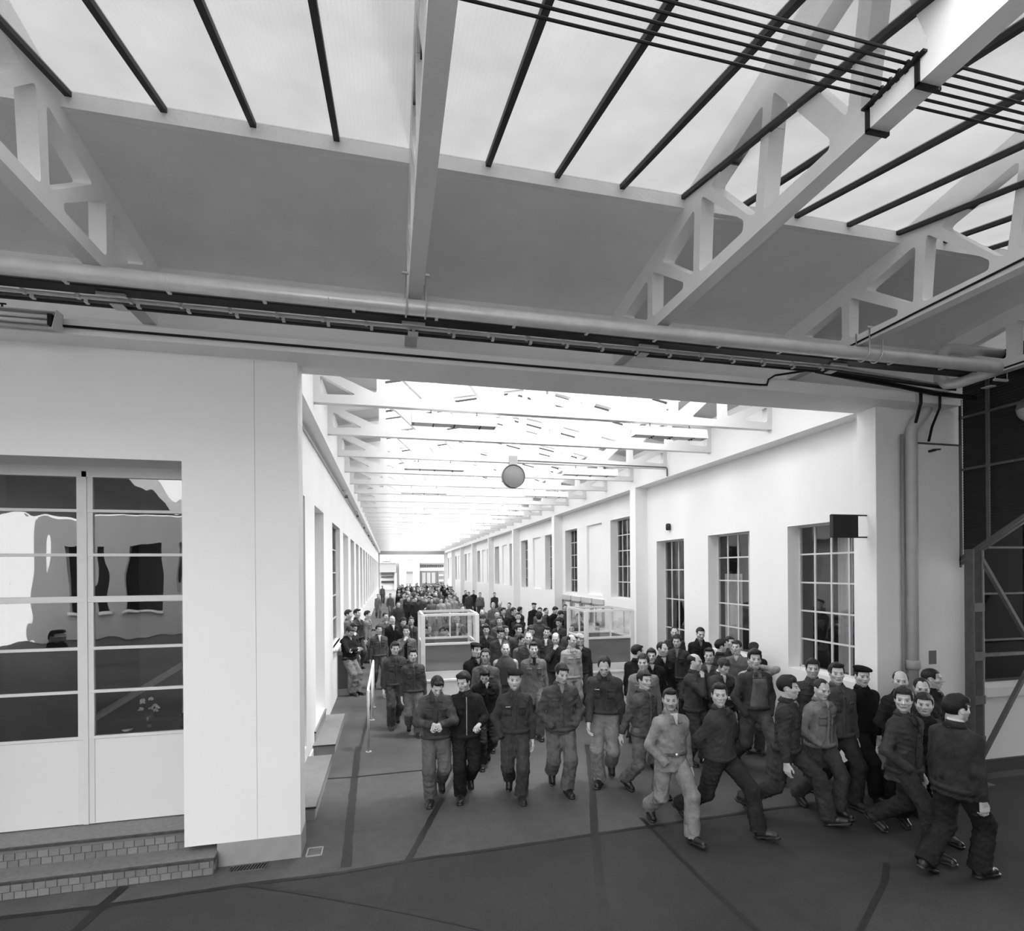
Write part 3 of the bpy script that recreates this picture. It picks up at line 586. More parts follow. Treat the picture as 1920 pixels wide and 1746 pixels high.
# big tube lamp at the left edge
def lamp(name, x0, x1, y, z, label, grp, hang, mouth='down', tone=white_m):
    L_ = add(name, None, loc=((x0+x1)/2, y, z), label=label, cat='lamp', group=grp); h_ = (x1-x0)/2
    prof = [(-.10, 0), (-.06, .155), (.06, .155), (.10, 0), (.09, 0), (.055, .145), (-.055, .145), (-.09, 0)]
    add('reflector', MB().extr(prof, 0, -h_, h_).me('reflector', tone), parent=L_)
    for sx in (-1, 1): add('end_cap', MB().extr([(-.095, .002), (-.058, .15), (.058, .15), (.095, .002)], 0, sx*h_-.004, sx*h_+.004).me('end_cap', tone), parent=L_)
    for sy in (-.045, .045): add('tube', MB().tube([(-h_+.04, sy, .012), (h_-.04, sy, .012)], .017, 10).me('tube', gmat('tube_glass', .85, .25), True), parent=L_)
    for k in (-.5, 0, .62): add('clip', MB().bar((h_*k, -.095, -.002), (h_*k, .095, -.002), .012, .012).bar((h_*k, 0, -.03), (h_*k, 0, 0), .01).me('clip', steel_k), parent=L_)
    if hang:
        for k in (-.55, .55): add('hanger', MB().tube([(h_*k, 0, .15), (h_*k, 0, .085+hang)], .006, 6).bar((h_*k, 0, .155), (h_*k, 0, .18), .03).me('hanger', steel_k), parent=L_)
    return L_
bl = add('beam_lamp', None, loc=(-3.45, 5.60, 5.235), label='long twin-tube fluorescent lamp on the beam at the left edge', cat='lamp')
add('reflector', MB().extr([(.06, .12), (.06, -.01), (-.10, -.055), (-.115, -.05), (.04, 0), (.04, .11), (-.02, .125), (-.02, .135)], 0, -.75, .55).me('reflector', gmat('lamp_grey', .5, .4)), parent=bl)
for z in (.085, .035): add('tube', MB().tube([(-.72, 0, z), (.49, 0, z)], .019, 12).me('tube', gmat('tube_glass', .85, .25), True), parent=bl)
add('end_plate', MB().extr([(.06, .14), (.06, -.01), (-.11, -.055), (-.04, .14)], 0, .55, .557).me('end_plate', frame_w), parent=bl)
for z in (.085, .035): add('socket', MB().box(.47, .505, -.02, .02, z-.025, z+.025).me('socket', black_m), parent=bl)
add('hook', MB().bar((.12, 0, .13), (.12, 0, .17), .012).bar((.09, 0, .17), (.15, 0, .17), .012).me('hook', steel_k), parent=bl)
for i, k in enumerate((0, 2, 4, 7, 9, 11, 13, 15, 18, 21, 24, 27)):
    y = TY[k]
    for sd, (a, b) in (('left', (.34, 1.60)), ('right', (3.90, 5.21))):
        pos = ('first', 'second', 'third', 'fourth', 'fifth', 'sixth', 'seventh', 'eighth')[i] if i < 8 else 'far'
        lamp('hanging_lamp', a, b, y, 5.19, '%s white trough lamp in the %s row under the corridor trusses' % (pos, sd), '%s row of corridor lamps' % sd, .14)
ck = add('hanging_clock', None, loc=(2.70, 11.5, 5.10), label='round grey two-faced clock case hanging in mid corridor, seen from behind the glare', cat='clock')
add('case', MB().tube([(0, -.07, 0), (0, -.06, 0), (0, .06, 0), (0, .07, 0)], [.24, .26, .26, .24], 28).me('case', gmat('clock_grey', .22, .5), True), parent=ck)
add('neck_box', MB().box(-.09, .09, -.06, .06, .22, .46).me('neck_box', gmat('clock_neck', .35, .5), bevel=.008), parent=ck)
add('rim', MB().tube(arc((0, -.075, 0), .25, 0, 6.283, (1, 0, 0), (0, 0, 1), 28), .012, 6, caps=False).me('rim', steel_g, True), parent=ck)
add('clock_conduit', MB().tube([(2.8, 11.45, 5.45), (6.42, 11.45, 5.43), (6.45, 11.45, 5.41), (6.45, 11.45, 5.22)], .014, 8).me('clock_conduit', steel_g, True), label='thin grey conduit running from the hanging clock to the right cornice', cat='conduit')
for i, y in enumerate((14.8, 19.9, 25.1, 30.5, 36, 41.5)):
    b_ = add('wall_bracket_lamp', None, loc=(-1.1, y, 5.1), label='small bracket fitting under the left cornice, %s from the hall' % ('first', 'second', 'third', 'fourth', 'fifth', 'sixth')[i], cat='bracket', group='small fittings under the left cornice')
    add('arm', MB().bar((-.12, 0, .08), (.0, 0, .08), .03).bar((.0, 0, .08), (.0, 0, -.04), .025).me('arm', frame_w), parent=b_)
    add('shade', MB().tube([(.0, 0, -.04), (.0, 0, -.12)], [.03, .05], 10).me('shade', steel_g, True), parent=b_)
add('left_conduit', MB().tube([(-1.215, 6.9, 5.13), (-1.215, 63, 5.13)], .014, 6).me('left_conduit', frame_w), label='thin pale conduit along the left wall below the cornice', cat='conduit')
add('wall_bell', MB().tube([(6.78, 12.0, 3.98), (6.78, 12.0, 4.0), (6.78, 12.0, 4.12), (6.78, 12.0, 4.15)], [.04, .06, .06, .04], 12).me('wall_bell', steel_k, True), label='small dark bell case above the corridor door on the right', cat='bell')
# dark sign box on rods at the pier
t = add('sign_box', None, label='blank dark sign box projecting from the right pier over the large window', cat='sign')
add('panel', MB().box(5.91, 6.33, 6.07, 6.13, 3.425, 3.74).me('panel', gmat('sign_dark', .035, .5), bevel=.004), parent=t)
for z in (3.43, 3.735): add('rod', MB().bar((5.91, 6.1, z), (6.52, 6.1, z), .018).me('rod', steel_k), parent=t)
# rail with plaque at the left of the walkway
t = add('handrail', None, label='white tubular handrail dividing the passage along the left wall', cat='handrail')
add('top_rail', MB().tube([(-.36, 9.16, .98), (-.36, 9.17, 1.02), (-.36, 9.22, 1.04), (-.36, 12.1, 1.04), (-.36, 12.15, 1.02)], .021, 10).me('top_rail', white_m, True), parent=t)
for y in (9.16, 11.1, 12.15):
    po = add('post', MB().tube([(-.36, y, 0), (-.36, y, 1.02)], .021, 10).me('post', white_m if y > 10 else gmat('post_grey', .45, .5), True), parent=t)
    add('foot', MB().tube([(-.36, y, 0), (-.36, y, .008)], .05, 12).me('foot', gmat('post_grey', .45, .5)), parent=po)
add('plaque', MB().box(-.385, -.335, 9.20, 9.40, .74, .98).me('plaque', gmat('plaque_grey', .38, .5), bevel=.004), parent=t)
# ---------------------------------------------------------------- two glazed guard booths
def booth(label, x0, x1, y0, y1, door_side):
    b_ = add('guard_booth', None, loc=(x0, y0, 0), label=label, cat='booth'); W, D, Hh = x1-x0, y1-y0, 2.1
    add('base', MB().box(0, W, 0, D, 0, .72).me('base', white_m), parent=b_)
    add('ledge', MB().box(-.02, W+.02, -.02, D+.02, .72, .77).me('ledge', white_m, bevel=.006), parent=b_)
    add('base_rail', MB().box(0, W, 0, D, .77, .93).me('base_rail', white_m), parent=b_)
    for px in (0, W):
        for py in (0, D): add('post', MB().box(px-.045, px+.045, py-.035, py+.035, .77, Hh).me('post', white_m, bevel=.004), parent=b_)
    for z, h_, nm in ((Hh, .05, 'top_rail'), (1.50, .045, 'middle_rail')):
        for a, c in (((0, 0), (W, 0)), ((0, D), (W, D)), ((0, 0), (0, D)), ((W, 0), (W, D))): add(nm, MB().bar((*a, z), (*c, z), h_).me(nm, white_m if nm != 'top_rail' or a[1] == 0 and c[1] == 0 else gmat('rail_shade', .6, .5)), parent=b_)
    for py in (D*.38,):
        for px in (0, W): add('stile', MB().bar((px, py, 1.5), (px, py, Hh), .03).me('stile', white_m), parent=b_)
    add('stile', MB().bar((W*.6, D, 1.5), (W*.6, D, Hh), .03).me('stile', white_m), parent=b_)
    for a, c in (((0, 0), (W, 0)), ((0, D), (W, D)), ((0, 0), (0, D)), ((W, 0), (W, D))):
        hx, hy = (c[0]-a[0])/2, (c[1]-a[1])/2; m_ = MB()
        add('clear_pane', MB().box(min(a[0], c[0])-.002, max(a[0], c[0])+.002, min(a[1], c[1])-.002, max(a[1], c[1])+.002, 1.52, Hh-.02).me('clear_pane', glass_booth), parent=b_)
        add('obscure_pane', MB().box(min(a[0], c[0])-.003, max(a[0], c[0])+.003, min(a[1], c[1])-.003, max(a[1], c[1])+.003, .94, 1.48).me('obscure_pane', ribbed), parent=b_)
booth('white framed glass guard booth standing in the crowd, left of centre', .66, 1.78, 11.0, 12.05, 1)
booth('white framed glass guard booth on the right, by the notice boards', 4.21, 5.30, 11.0, 12.15, 0)
# notice boards
for i, (a, b) in enumerate(((16.17, 17.12), (17.24, 18.20), (18.29, 19.26), (19.34, 20.33))):
    t = add('notice_board', None, loc=(6.80, a, 0), label='%s notice board on the right wall, pale header over a glazed case' % ('nearest', 'second', 'third', 'farthest')[i], cat='notice board', group='row of four notice boards')
    Wd = b-a
    add('header', MB().box(-.03, .03, 0, Wd, 1.86, 2.03).me('header', gmat('board_header', .52, .6, var=.25, vscale=30), bevel=.005), parent=t)
    add('case', MB().box(-.01, .03, 0, Wd, 1.20, 1.86).me('case', gmat('board_case', .35, .6)), parent=t)
    add('frame', MB().box(-.045, -.01, 0, .06, 1.20, 1.86).box(-.045, -.01, Wd-.06, Wd, 1.20, 1.86).box(-.045, -.01, 0, Wd, 1.20, 1.25).box(-.045, -.01, 0, Wd, 1.82, 1.86).me('frame', gmat('board_frame', .30, .5)), parent=t)
    add('sheet', MB().box(-.014, -.010, .10+.05*(i % 2), Wd*.62, 1.30, 1.78).me('sheet', gmat('paper', .72, .8)), parent=t)
# ---------------------------------------------------------------- steel gate structure with corrugated screen on the right
t = add('corrugated_screen', None, label='dark corrugated screen with steel rails and slanting lower edge, far right', cat='screen')
XS = 8.0
def lowz(y): return 3.12+(5.97-y)*.69
rib = gmat('corrugated_dark', .03, .6, var=.2, vscale=4, spec=.15)
ys = [5.95, 5.60, 4.9, 4.2, 3.5]
for ya, yb in zip(ys[:-1], ys[1:]):
    for z0, z1 in ((5.15, 5.9), (4.41, 5.12), (0, 4.38)):
        V = []; Fc = []; st_ = .0095; lo = max(z0, lowz(ya)+.03)
        if lo >= z1: continue
        n_ = max(2, int((z1-lo)/st_))
        for i in range(n_+1):
            z = lo+(z1-lo)*i/n_; x = XS+.006*math.sin(z*2*math.pi/.038)
            yy0 = ya-.02; yy1 = max(yb+.02, 5.97-(z-3.15)/.69)
            V += [(x, yy0, z), (x, min(yy0, yy1), z)]
        for i in range(n_): Fc.append((2*i, 2*i+1, 2*i+3, 2*i+2))
        add('sheet', mesh_of('sheet', V, Fc, rib if z0 < 5.1 else gmat('dark_pane', .02, .2), True), parent=t)
for y in ys[1:]: add('post', MB().bar((XS-.01, y, lowz(y)), (XS-.01, y, 6.0), .035).me('post', steel_g), parent=t)
add('post', MB().bar((XS-.02, 5.95, 3.1), (XS-.02, 5.95, 5.4), .025).me('post', steel_k), parent=t)
for z in (5.135, 4.395): add('rail', MB().bar((XS-.01, 5.97, z), (XS-.01, 3.5, z), .032).me('rail', steel_g), parent=t)
add('slanting_beam', MB().bar((XS-.015, 5.98, lowz(5.98)-.02), (XS-.015, 2.6, lowz(2.6)-.02), .06, .05).bar((XS-.02, 5.98, lowz(5.98)-.085), (XS-.02, 2.6, lowz(2.6)-.085), .05, .025).me('slanting_beam', steel_g), parent=t)
t = add('steel_column', None, loc=(0, 0, 0), label='twin-channel steel column with batten plates beside the right pier', cat='column')
for x in (7.80, 7.96): add('channel', MB().box(x-.028, x+.028, 5.66, 5.76, 0, 3.25).box(x-.034, x-.022, 5.64, 5.66, 0, 3.25).me('channel', steel_g, bevel=.003), parent=t)
for z in (.62, 1.18, 1.78, 2.45): add('batten_plate', MB().box(7.78, 7.97, 5.635, 5.648, z-.06, z+.06).me('batten_plate', steel_g), parent=t)
add('base_plate', MB().box(7.72, 8.06, 5.58, 5.84, 0, .02).me('base_plate', steel_g), parent=t)
t = add('steel_bracing', None, label='thin steel braces crossing beside the column in front of the dark window', cat='bracing')
for a, b in (((8.0, 5.71, 3.14), (9.6, 5.71, .95)), ((8.0, 5.71, .36), (9.6, 5.71, 2.58)), ((8.0, 5.71, 1.78), (10.4, 5.71, 1.78))): add('brace', MB().bar(a, b, .05, .045).me('brace', steel_g), parent=t)
add('brace', MB().bar((7.86, 5.71, .05), (7.74, 5.71, .5), .035).me('brace', steel_g), parent=t)
hl = add('glass_lamp', None, loc=(7.75, 4.9, 4.95), label='ribbed glass lamp bowl at the right edge under the dark roof', cat='lamp')
V = []; Fc = []
for i in range(13):
    a = math.pi*i/24; r = .17*math.cos(a-math.pi/2*0) if i else .17
    for k in range(48):
        th_ = 6.28318*k/48; rr = .17*math.cos(math.pi/2*i/12)*(1+.02*(k % 2)); V.append((rr*math.cos(th_), rr*math.sin(th_), -.17*math.sin(math.pi/2*i/12)))
for i in range(12):
    for k in range(48): Fc.append((i*48+k, i*48+(k+1) % 48, (i+1)*48+(k+1) % 48, (i+1)*48+k))
add('bowl', mesh_of('bowl', V, Fc, gmat('bowl_glass', .35, .15, spec=.8), True), parent=hl)
add('fitting', MB().tube([(0, 0, 0), (0, 0, .10), (0, 0, .18), (0, 0, 1.2)], [.18, .16, .04, .015], 20).me('fitting', steel_g, True), parent=hl)

# ---------------------------------------------------------------- buildings beyond the far end and behind the camera
t = add('yard_building', None, label='bright building with awning and striped dark bays beyond the corridor, at left', cat='building')
yb = gmat('yard_white', .40, .8); yg = gmat('yard_grey', .12, .8); yk = gmat('yard_dark', .02, .8); ym = gmat('yard_mid', .22, .8)
def B(nm, x0, x1, z0, z1, m_, p, y=90, d=.4): add(nm, MB().box(x0, x1, y, y+d, z0, z1).me(nm, m_), parent=p)
B('wall', -9, 2.3, 0, 12, yb, t, 90.5); B('shutter', -1.1, .1, 4.7, 5.6, ym, t); B('awning', -3, 1.1, 2.9, 4.4, ym, t, 89.2, 1); B('fascia', -3, 1.2, 4.4, 4.55, yb, t, 89)
B('beam', -1.3, .8, 2.45, 2.9, yg, t, 90.1); B('dark_band', -1.3, .6, 2.05, 2.25, yk, t); B('dark_band', -1.3, .7, 1.15, 1.5, yk, t); B('pier', .8, 1.2, 0, 2.9, yb, t, 89.8)
t = add('yard_building', None, label='tall sunlit white block with two columns of grey windows, mid distance', cat='building')
B('wall', 1.6, 4.9, 0, 14, yb, t, 89.5, 3); B('window', 2.7, 3.8, 4.9, 5.6, ym, t, 89.4, .2); B('window', 2.75, 3.8, .9, 3.0, ym, t, 89.4, .2); B('window_hood', 2.75, 3.8, 2.7, 3.05, yg, t, 89.35, .2)
t = add('yard_building', None, label='building with bracketed eave and grey shop windows beyond the corridor, at right', cat='building')
B('wall', 4.9, 16, 0, 14, yb, t, 90.6, 3); B('eave_shadow', 5.0, 9.3, 4.15, 4.4, yg, t, 90.2)
for i in range(11): add('eave_bracket', MB().box(5.1+i*.37, 5.25+i*.37, 89.9, 90.5, 3.75, 4.05).me('eave_bracket', yk), parent=t)
B('signband', 5.0, 9.3, 3.1, 3.6, yb, t, 90.2); B('shopfront', 5.0, 9.3, .4, 3.0, gmat('shop_grey', .10, .6), t, 90.3)
for i, x in enumerate((5.6, 6.4, 7.2)): B('shop_window', x-.25, x+.35, 1.0, 2.8, ym, t, 90.2, .1)
B('dark_door', 8.0, 9.0, .2, 3.0, yg, t, 90.1); B('light_panel', 8.15, 8.9, 2.2, 2.5, yb, t, 90.0); B('light_panel', 8.15, 8.9, 1.3, 1.6, yb, t, 90.0)
wb = MB(); y = -14.0
for i in range(9):
    x = -16+i*2.6
    wb.box(x, x+1.2, -16.4, -16, 0, 5.7).box(x+1.2, x+2.6, -16.4, -16, 4.4, 5.7).box(x+1.2, x+2.6, -16.4, -16, 0, 1.2)
wb.box(7.4, 16, -16.4, -16, 0, 6.2)
add('wall_opposite', wb.me('wall_opposite', gmat('yard_wall_grey', .42, .8, var=.05)), **S)
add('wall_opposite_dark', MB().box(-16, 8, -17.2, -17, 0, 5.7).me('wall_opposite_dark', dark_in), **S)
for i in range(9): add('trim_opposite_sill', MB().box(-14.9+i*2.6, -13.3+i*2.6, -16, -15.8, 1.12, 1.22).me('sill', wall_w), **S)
add('wall_light_block_east', MB().box(8.6, 8.8, -16, 3.0, 0, 6.2).box(8.8, 16, 2.8, 3.0, 0, 6.2).me('wall_light_block_east', dark_in), **S)  # unseen dark walls, added to keep daylight off the right side
add('wall_bounce_south', MB().box(-1.5, 8.6, -2.5, -2.3, 0, 6.2).me('wall_bounce_south', plaster_l), **S)  # unseen pale wall, added to bounce light onto beam, pier and trusses
add('wall_west', MB().box(-14.2, -14, -8, 6, 0, 6.6).me('wall_west', gmat('yard_wall_grey', .42, .8, var=.05)), **S)
# ---------------------------------------------------------------- figures
F4 = np.float32
def surface_nets(F, o, h):
    s = F < 0
    nx, ny, nz = F.shape
    cs = [(i, j, k) for i in (0, 1) for j in (0, 1) for k in (0, 1)]
    cnt = np.zeros((nx-1, ny-1, nz-1), np.int8)
    for i, j, k in cs: cnt += s[i:nx-1+i, j:ny-1+j, k:nz-1+k]
    act = (cnt > 0) & (cnt < 8)
    ids = np.argwhere(act)
    n = len(ids)
    if n == 0: return np.zeros((0, 3)), np.zeros((0, 4), int)
    idx = np.full(act.shape, -1, np.int32); idx[act] = np.arange(n)
    cv = {c: F[ids[:, 0]+c[0], ids[:, 1]+c[1], ids[:, 2]+c[2]] for c in cs}
    acc = np.zeros((n, 3)); num = np.zeros(n)
    for ax in range(3):
        for c in cs:
            if c[ax]: continue
            d = list(c); d[ax] = 1; d = tuple(d)
            a, b = cv[c], cv[d]
            m = (a < 0) != (b < 0)
            t = np.where(m, a/np.where(m, a-b, 1), 0)
            p = np.tile(np.array(c, float), (n, 1)); p[:, ax] = t
            acc += p*m[:, None]; num += m
    V = (ids + acc/num[:, None])*h + o
    Q = []
    for ax in range(3):
        u, v = (ax+1) % 3, (ax+2) % 3
        sl0 = [slice(None)]*3; sl1 = [slice(None)]*3
        sl0[ax] = slice(0, -1); sl1[ax] = slice(1, None)
        a, b = s[tuple(sl0)], s[tuple(sl1)]
        e = np.argwhere(a != b)
        lim = np.array(act.shape)
        ok = (e[:, u] > 0) & (e[:, v] > 0) & (e[:, u] < lim[u]) & (e[:, v] < lim[v])
        e = e[ok]
        fl = a[e[:, 0], e[:, 1], e[:, 2]]
        def cell(du, dv):
            g = e.copy(); g[:, u] += du; g[:, v] += dv
            return idx[g[:, 0], g[:, 1], g[:, 2]]
        q = np.stack([cell(-1, -1), cell(0, -1), cell(0, 0), cell(-1, 0)], 1)
        q[~fl] = q[~fl][:, ::-1]
        Q.append(q)
    return V, np.concatenate(Q)

class Field:
    def __init__(s, lo, hi, h):
        s.h = h; s.o = np.array(lo, float)-2*h
        n = np.ceil((np.array(hi)-s.o)/h).astype(int)+3
        s.x = (s.o[0]+h*np.arange(n[0])).astype(F4)[:, None, None]
        s.y = (s.o[1]+h*np.arange(n[1])).astype(F4)[None, :, None]
        s.z = (s.o[2]+h*np.arange(n[2])).astype(F4)[None, None, :]
        s.F = np.full(n, .2, F4)
    def win(s, lo, hi):
        a = np.clip(np.floor((np.array(lo)-s.o)/s.h).astype(int), 0, None)
        b = np.clip(np.ceil((np.array(hi)-s.o)/s.h).astype(int)+1, 0, s.F.shape)
        return tuple(slice(int(i), int(max(i, j))) for i, j in zip(a, b))
    def put(s, w, d, k, op=1):
        A = s.F[w]
        if op < 0:      # smooth subtraction
            d = -d
            hh = np.maximum(k-np.abs(A-d), 0)/k
            s.F[w] = np.maximum(A, d)+hh*hh*k*.25
        else:
            hh = np.maximum(k-np.abs(A-d), 0)/k
            s.F[w] = np.minimum(A, d)-hh*hh*k*.25
    def cone(s, a, b, ra, rb, k=.02, flat=False, op=1, sq=None):
        a = np.array(a, float); b = np.array(b, float); m = max(ra, rb)+k+2*s.h
        w = s.win(np.minimum(a, b)-m, np.maximum(a, b)+m)
        x, y, z = s.x[w[0]]-a[0], s.y[:, w[1]]-a[1], s.z[:, :, w[2]]-a[2]
        v = b-a; L2 = max(v@v, 1e-9)
        t0 = ((x*v[0]+y*v[1]+z*v[2])/L2).astype(F4)
        t = np.clip(t0, 0, 1)
        dx, dy, dz = x-t*v[0], y-t*v[1], z-t*v[2]
        d = np.sqrt(dx*dx+dy*dy+dz*dz)-(ra+(rb-ra)*t)
        if flat: d = np.maximum(d, (t0-1)*math.sqrt(L2))
        s.put(w, d.astype(F4), k, op)
    def ell(s, c, r, k=.02, op=1, rot=None):
        c = np.array(c, float); m = max(r)+k+2*s.h
        w = s.win(c-m, c+m)
        x, y, z = s.x[w[0]]-c[0], s.y[:, w[1]]-c[1], s.z[:, :, w[2]]-c[2]
        if rot is not None:
            x, y, z = [rot[0, i]*x+rot[1, i]*y+rot[2, i]*z for i in range(3)]
        q = np.sqrt((x/r[0])**2+(y/r[1])**2+(z/r[2])**2)
        g = np.sqrt((x/r[0]**2)**2+(y/r[1]**2)**2+(z/r[2]**2)**2)+1e-6
        s.put(w, (q*(q-1)/g).astype(F4), k, op)
    def loft(s, tab, off, k=.02, n=2.4, zlo=None, zhi=None, twist=0):
        z = s.z[0, 0]
        a = np.interp(z, tab[0], tab[1]); b = np.interp(z, tab[0], tab[2])
        ox, oy = off(z)
        X = s.x-ox[None, None, :]; Y = s.y-oy[None, None, :]
        if twist:
            c, sn = math.cos(twist), math.sin(twist); X, Y = X*c+Y*sn, -X*sn+Y*c
        q = ((np.abs(X)/a)**n+(np.abs(Y)/b)**n)**(1/n)
        d = (q-1)*np.minimum(a, b)
        d = np.maximum(d, np.maximum((tab[0][0] if zlo is None else zlo)-s.z, s.z-(tab[0][-1] if zhi is None else zhi)))
        s.put((slice(None),)*3, d.astype(F4), k)
    def folds(s, rng, amp, waves, lo=.05, hi=.14):
        tot = 0
        for _ in range(waves):
            v = rng.normal(size=3)*[1, 1, .9]; v *= 2*math.pi/rng.uniform(lo, hi)/np.linalg.norm(v)
            ph = rng.uniform(0, 6.28)
            w = np.sin(v[0]*s.x+v[1]*s.y+v[2]*s.z+ph+1.3*np.sin(v[2]*.31*s.x-v[0]*.4*s.z))
            tot = tot+(np.abs(w)*1.6-1)
        s.F += (amp*tot).astype(F4)
    def mesh(s): return surface_nets(s.F, s.o, s.h)

def np_mesh(name, V, Q, tone=None, smooth=True):
    me = bpy.data.meshes.new(name)
    V = np.asarray(V, np.float32); Q = np.asarray(Q, np.int32)
    me.vertices.add(len(V)); me.vertices.foreach_set('co', V.ravel())
    nl = Q.size; me.loops.add(nl); me.loops.foreach_set('vertex_index', Q.ravel())
    me.polygons.add(len(Q)); me.polygons.foreach_set('loop_start', np.arange(0, nl, Q.shape[1], dtype=np.int32))
    if smooth: me.polygons.foreach_set('use_smooth', np.ones(len(Q), bool))
    if tone is not None:
        ca = me.color_attributes.new('tone', 'FLOAT_COLOR', 'POINT')
        c = np.ones((len(V), 4), np.float32); c[:, :3] = tone[:, None]; ca.data.foreach_set('color', c.ravel())
    me.update(); me.validate()
    return me

def rotm(yaw=0, pitch=0, roll=0):   # pitch>0 looks down, yaw>0 turns the face towards +X
    cy, sy, cp, sp, cr, sr = math.cos(yaw), math.sin(yaw), math.cos(pitch), math.sin(pitch), math.cos(roll), math.sin(roll)
    Rz = np.array([[cy, -sy, 0], [sy, cy, 0], [0, 0, 1]]); Rx = np.array([[1, 0, 0], [0, cp, -sp], [0, sp, cp]])
    Ry = np.array([[cr, 0, sr], [0, 1, 0], [-sr, 0, cr]])
    return Rz@Rx@Ry

# --- head template: origin between the ears at eye height, face towards -Y
_HEADS = {}
def head_tpl(lod, kind=0, mouth=0, stache=0):
    key = (lod, kind, mouth, stache)
    if key in _HEADS: return _HEADS[key]
    h = (.0052, .0075, .011)[lod]
    f = Field((-.1, -.13, -.21), (.1, .125, .13), h)
    w = (1.0, 1.07, .95, 1.0)[kind]; nl = (0, .002, .006, -.002)[kind]; jw = (0, .006, -.004, .003)[kind]
    f.ell((0, .014, .030), (.074*w, .094, .086), .02)
    f.ell((0, -.022, -.030), ((.058+jw)*w, .070, .074), .035)
    f.cone((-.050*w, .0, -.05), (-.02, -.058, -.088), .017+jw*.5, .014, .03)
    f.cone((.050*w, .0, -.05), (.02, -.058, -.088), .017+jw*.5, .014, .03)
    f.ell((0, -.070, -.094), (.024, .018, .018), .022)
    for sx in (-1, 1):
        f.ell((sx*.047*w, -.052, -.022), (.022, .024, .022), .022)
    f.cone((-.036, -.083, .024), (.036, -.083, .024), .009, .009, .014)
    for sx in (-1, 1):
        f.ell((sx*.031, -.098, .003), (.019, .015, .013), .010, op=-1)
    for sx in (-1, 1):
        f.ell((sx*.031, -.0765, .003), (.0135, .0115, .0095), .004)
        f.cone((sx*.020, -.084, .009), (sx*.043, -.079, .009), .0035, .003, .004)
        f.cone((sx*.020, -.083, -.005), (sx*.042, -.078, -.005), .003, .003, .005)
    f.cone((0, -.087, .016), (0, -.106-nl, -.026), .0075, .0115, .010)
    for sx in (-1, 1): f.ell((sx*.013, -.096, -.030), (.0085, .0105, .0075), .007)
    f.ell((0, -.080, -.058), (.027, .018, .018), .012)
    mo = .004 if mouth else 0
    f.cone((-.021, -.090, -.0565+mo*.3), (.021, -.090, -.0565+mo*.3), .0042, .0042, .006)
    f.cone((0, -.097, -.0545), (0, -.097, -.0545), .006, .006, .006)
    f.cone((-.016, -.0905, -.067-mo), (.016, -.0905, -.067-mo), .0055, .0055, .006)
    f.cone((-.020, -.101, -.0615), (.020, -.101, -.0615), .0025+mo*.5, .0025+mo*.5, .004, op=-1)
    f.ell((0, -.099, -.078), (.02, .008, .006), .008, op=-1)
    for sx in (-1, 1):
        R = rotm(sx*.35)
        f.ell((sx*.077*w, .010, -.008), (.007, .019, .031), .006, rot=R)
        f.ell((sx*.086*w, .006, -.006), (.006, .010, .018), .005, op=-1)
    f.cone((0, .012, -.07), (0, .030, -.19), .054, .060, .03)
    f.cone((0, -.035, -.10), (0, -.01, -.19), .026, .030, .03)
    V, Q = f.mesh()
    x, y, z = V.T; ax = np.abs(x)
    t = np.full(len(V), 1.0)
    brow = (ax > .013) & (ax < .049) & (np.abs(z-(.0265-14*(ax-.029)**2)) < .0036+h*.12) & (y < -.055)
    t[brow] = .30
    ey = ((ax-.031)/.0145)**2+((z-.002)/.0075)**2 < 1.1
    t[ey & (y < -.06)] = .62
    t[(((ax-.031)/.0068)**2+((z-.002)/.0072)**2 < 1) & (y < -.06)] = .10
    t[(np.abs(z-.0095) < .0028) & (np.abs(ax-.031) < .015) & (y < -.06)] = .30
    lip = (np.abs(z+.061) < .0095+mo) & (ax < .024) & (y < -.08)
    t[lip] = .66
    t[(np.abs(z+.0615) < .0026+mo*.6) & (ax < .021) & (y < -.08)] = .9 if mouth == 2 else .28
    if stache: t[(np.abs(z+.0475) < .0055) & (ax < .028) & (y < -.07)] = .16
    beard = (z < -.03) & (z > -.115) & (y < .0) & (t > .9) & ~((ax < .02) & (z > -.045))
    t[beard] = .84
    t[(ax < .016) & (np.abs(z+.037) < .004) & (y > -.104) & (y < -.085)] = .45
    _HEADS[key] = (V, Q, t)
    return _HEADS[key]

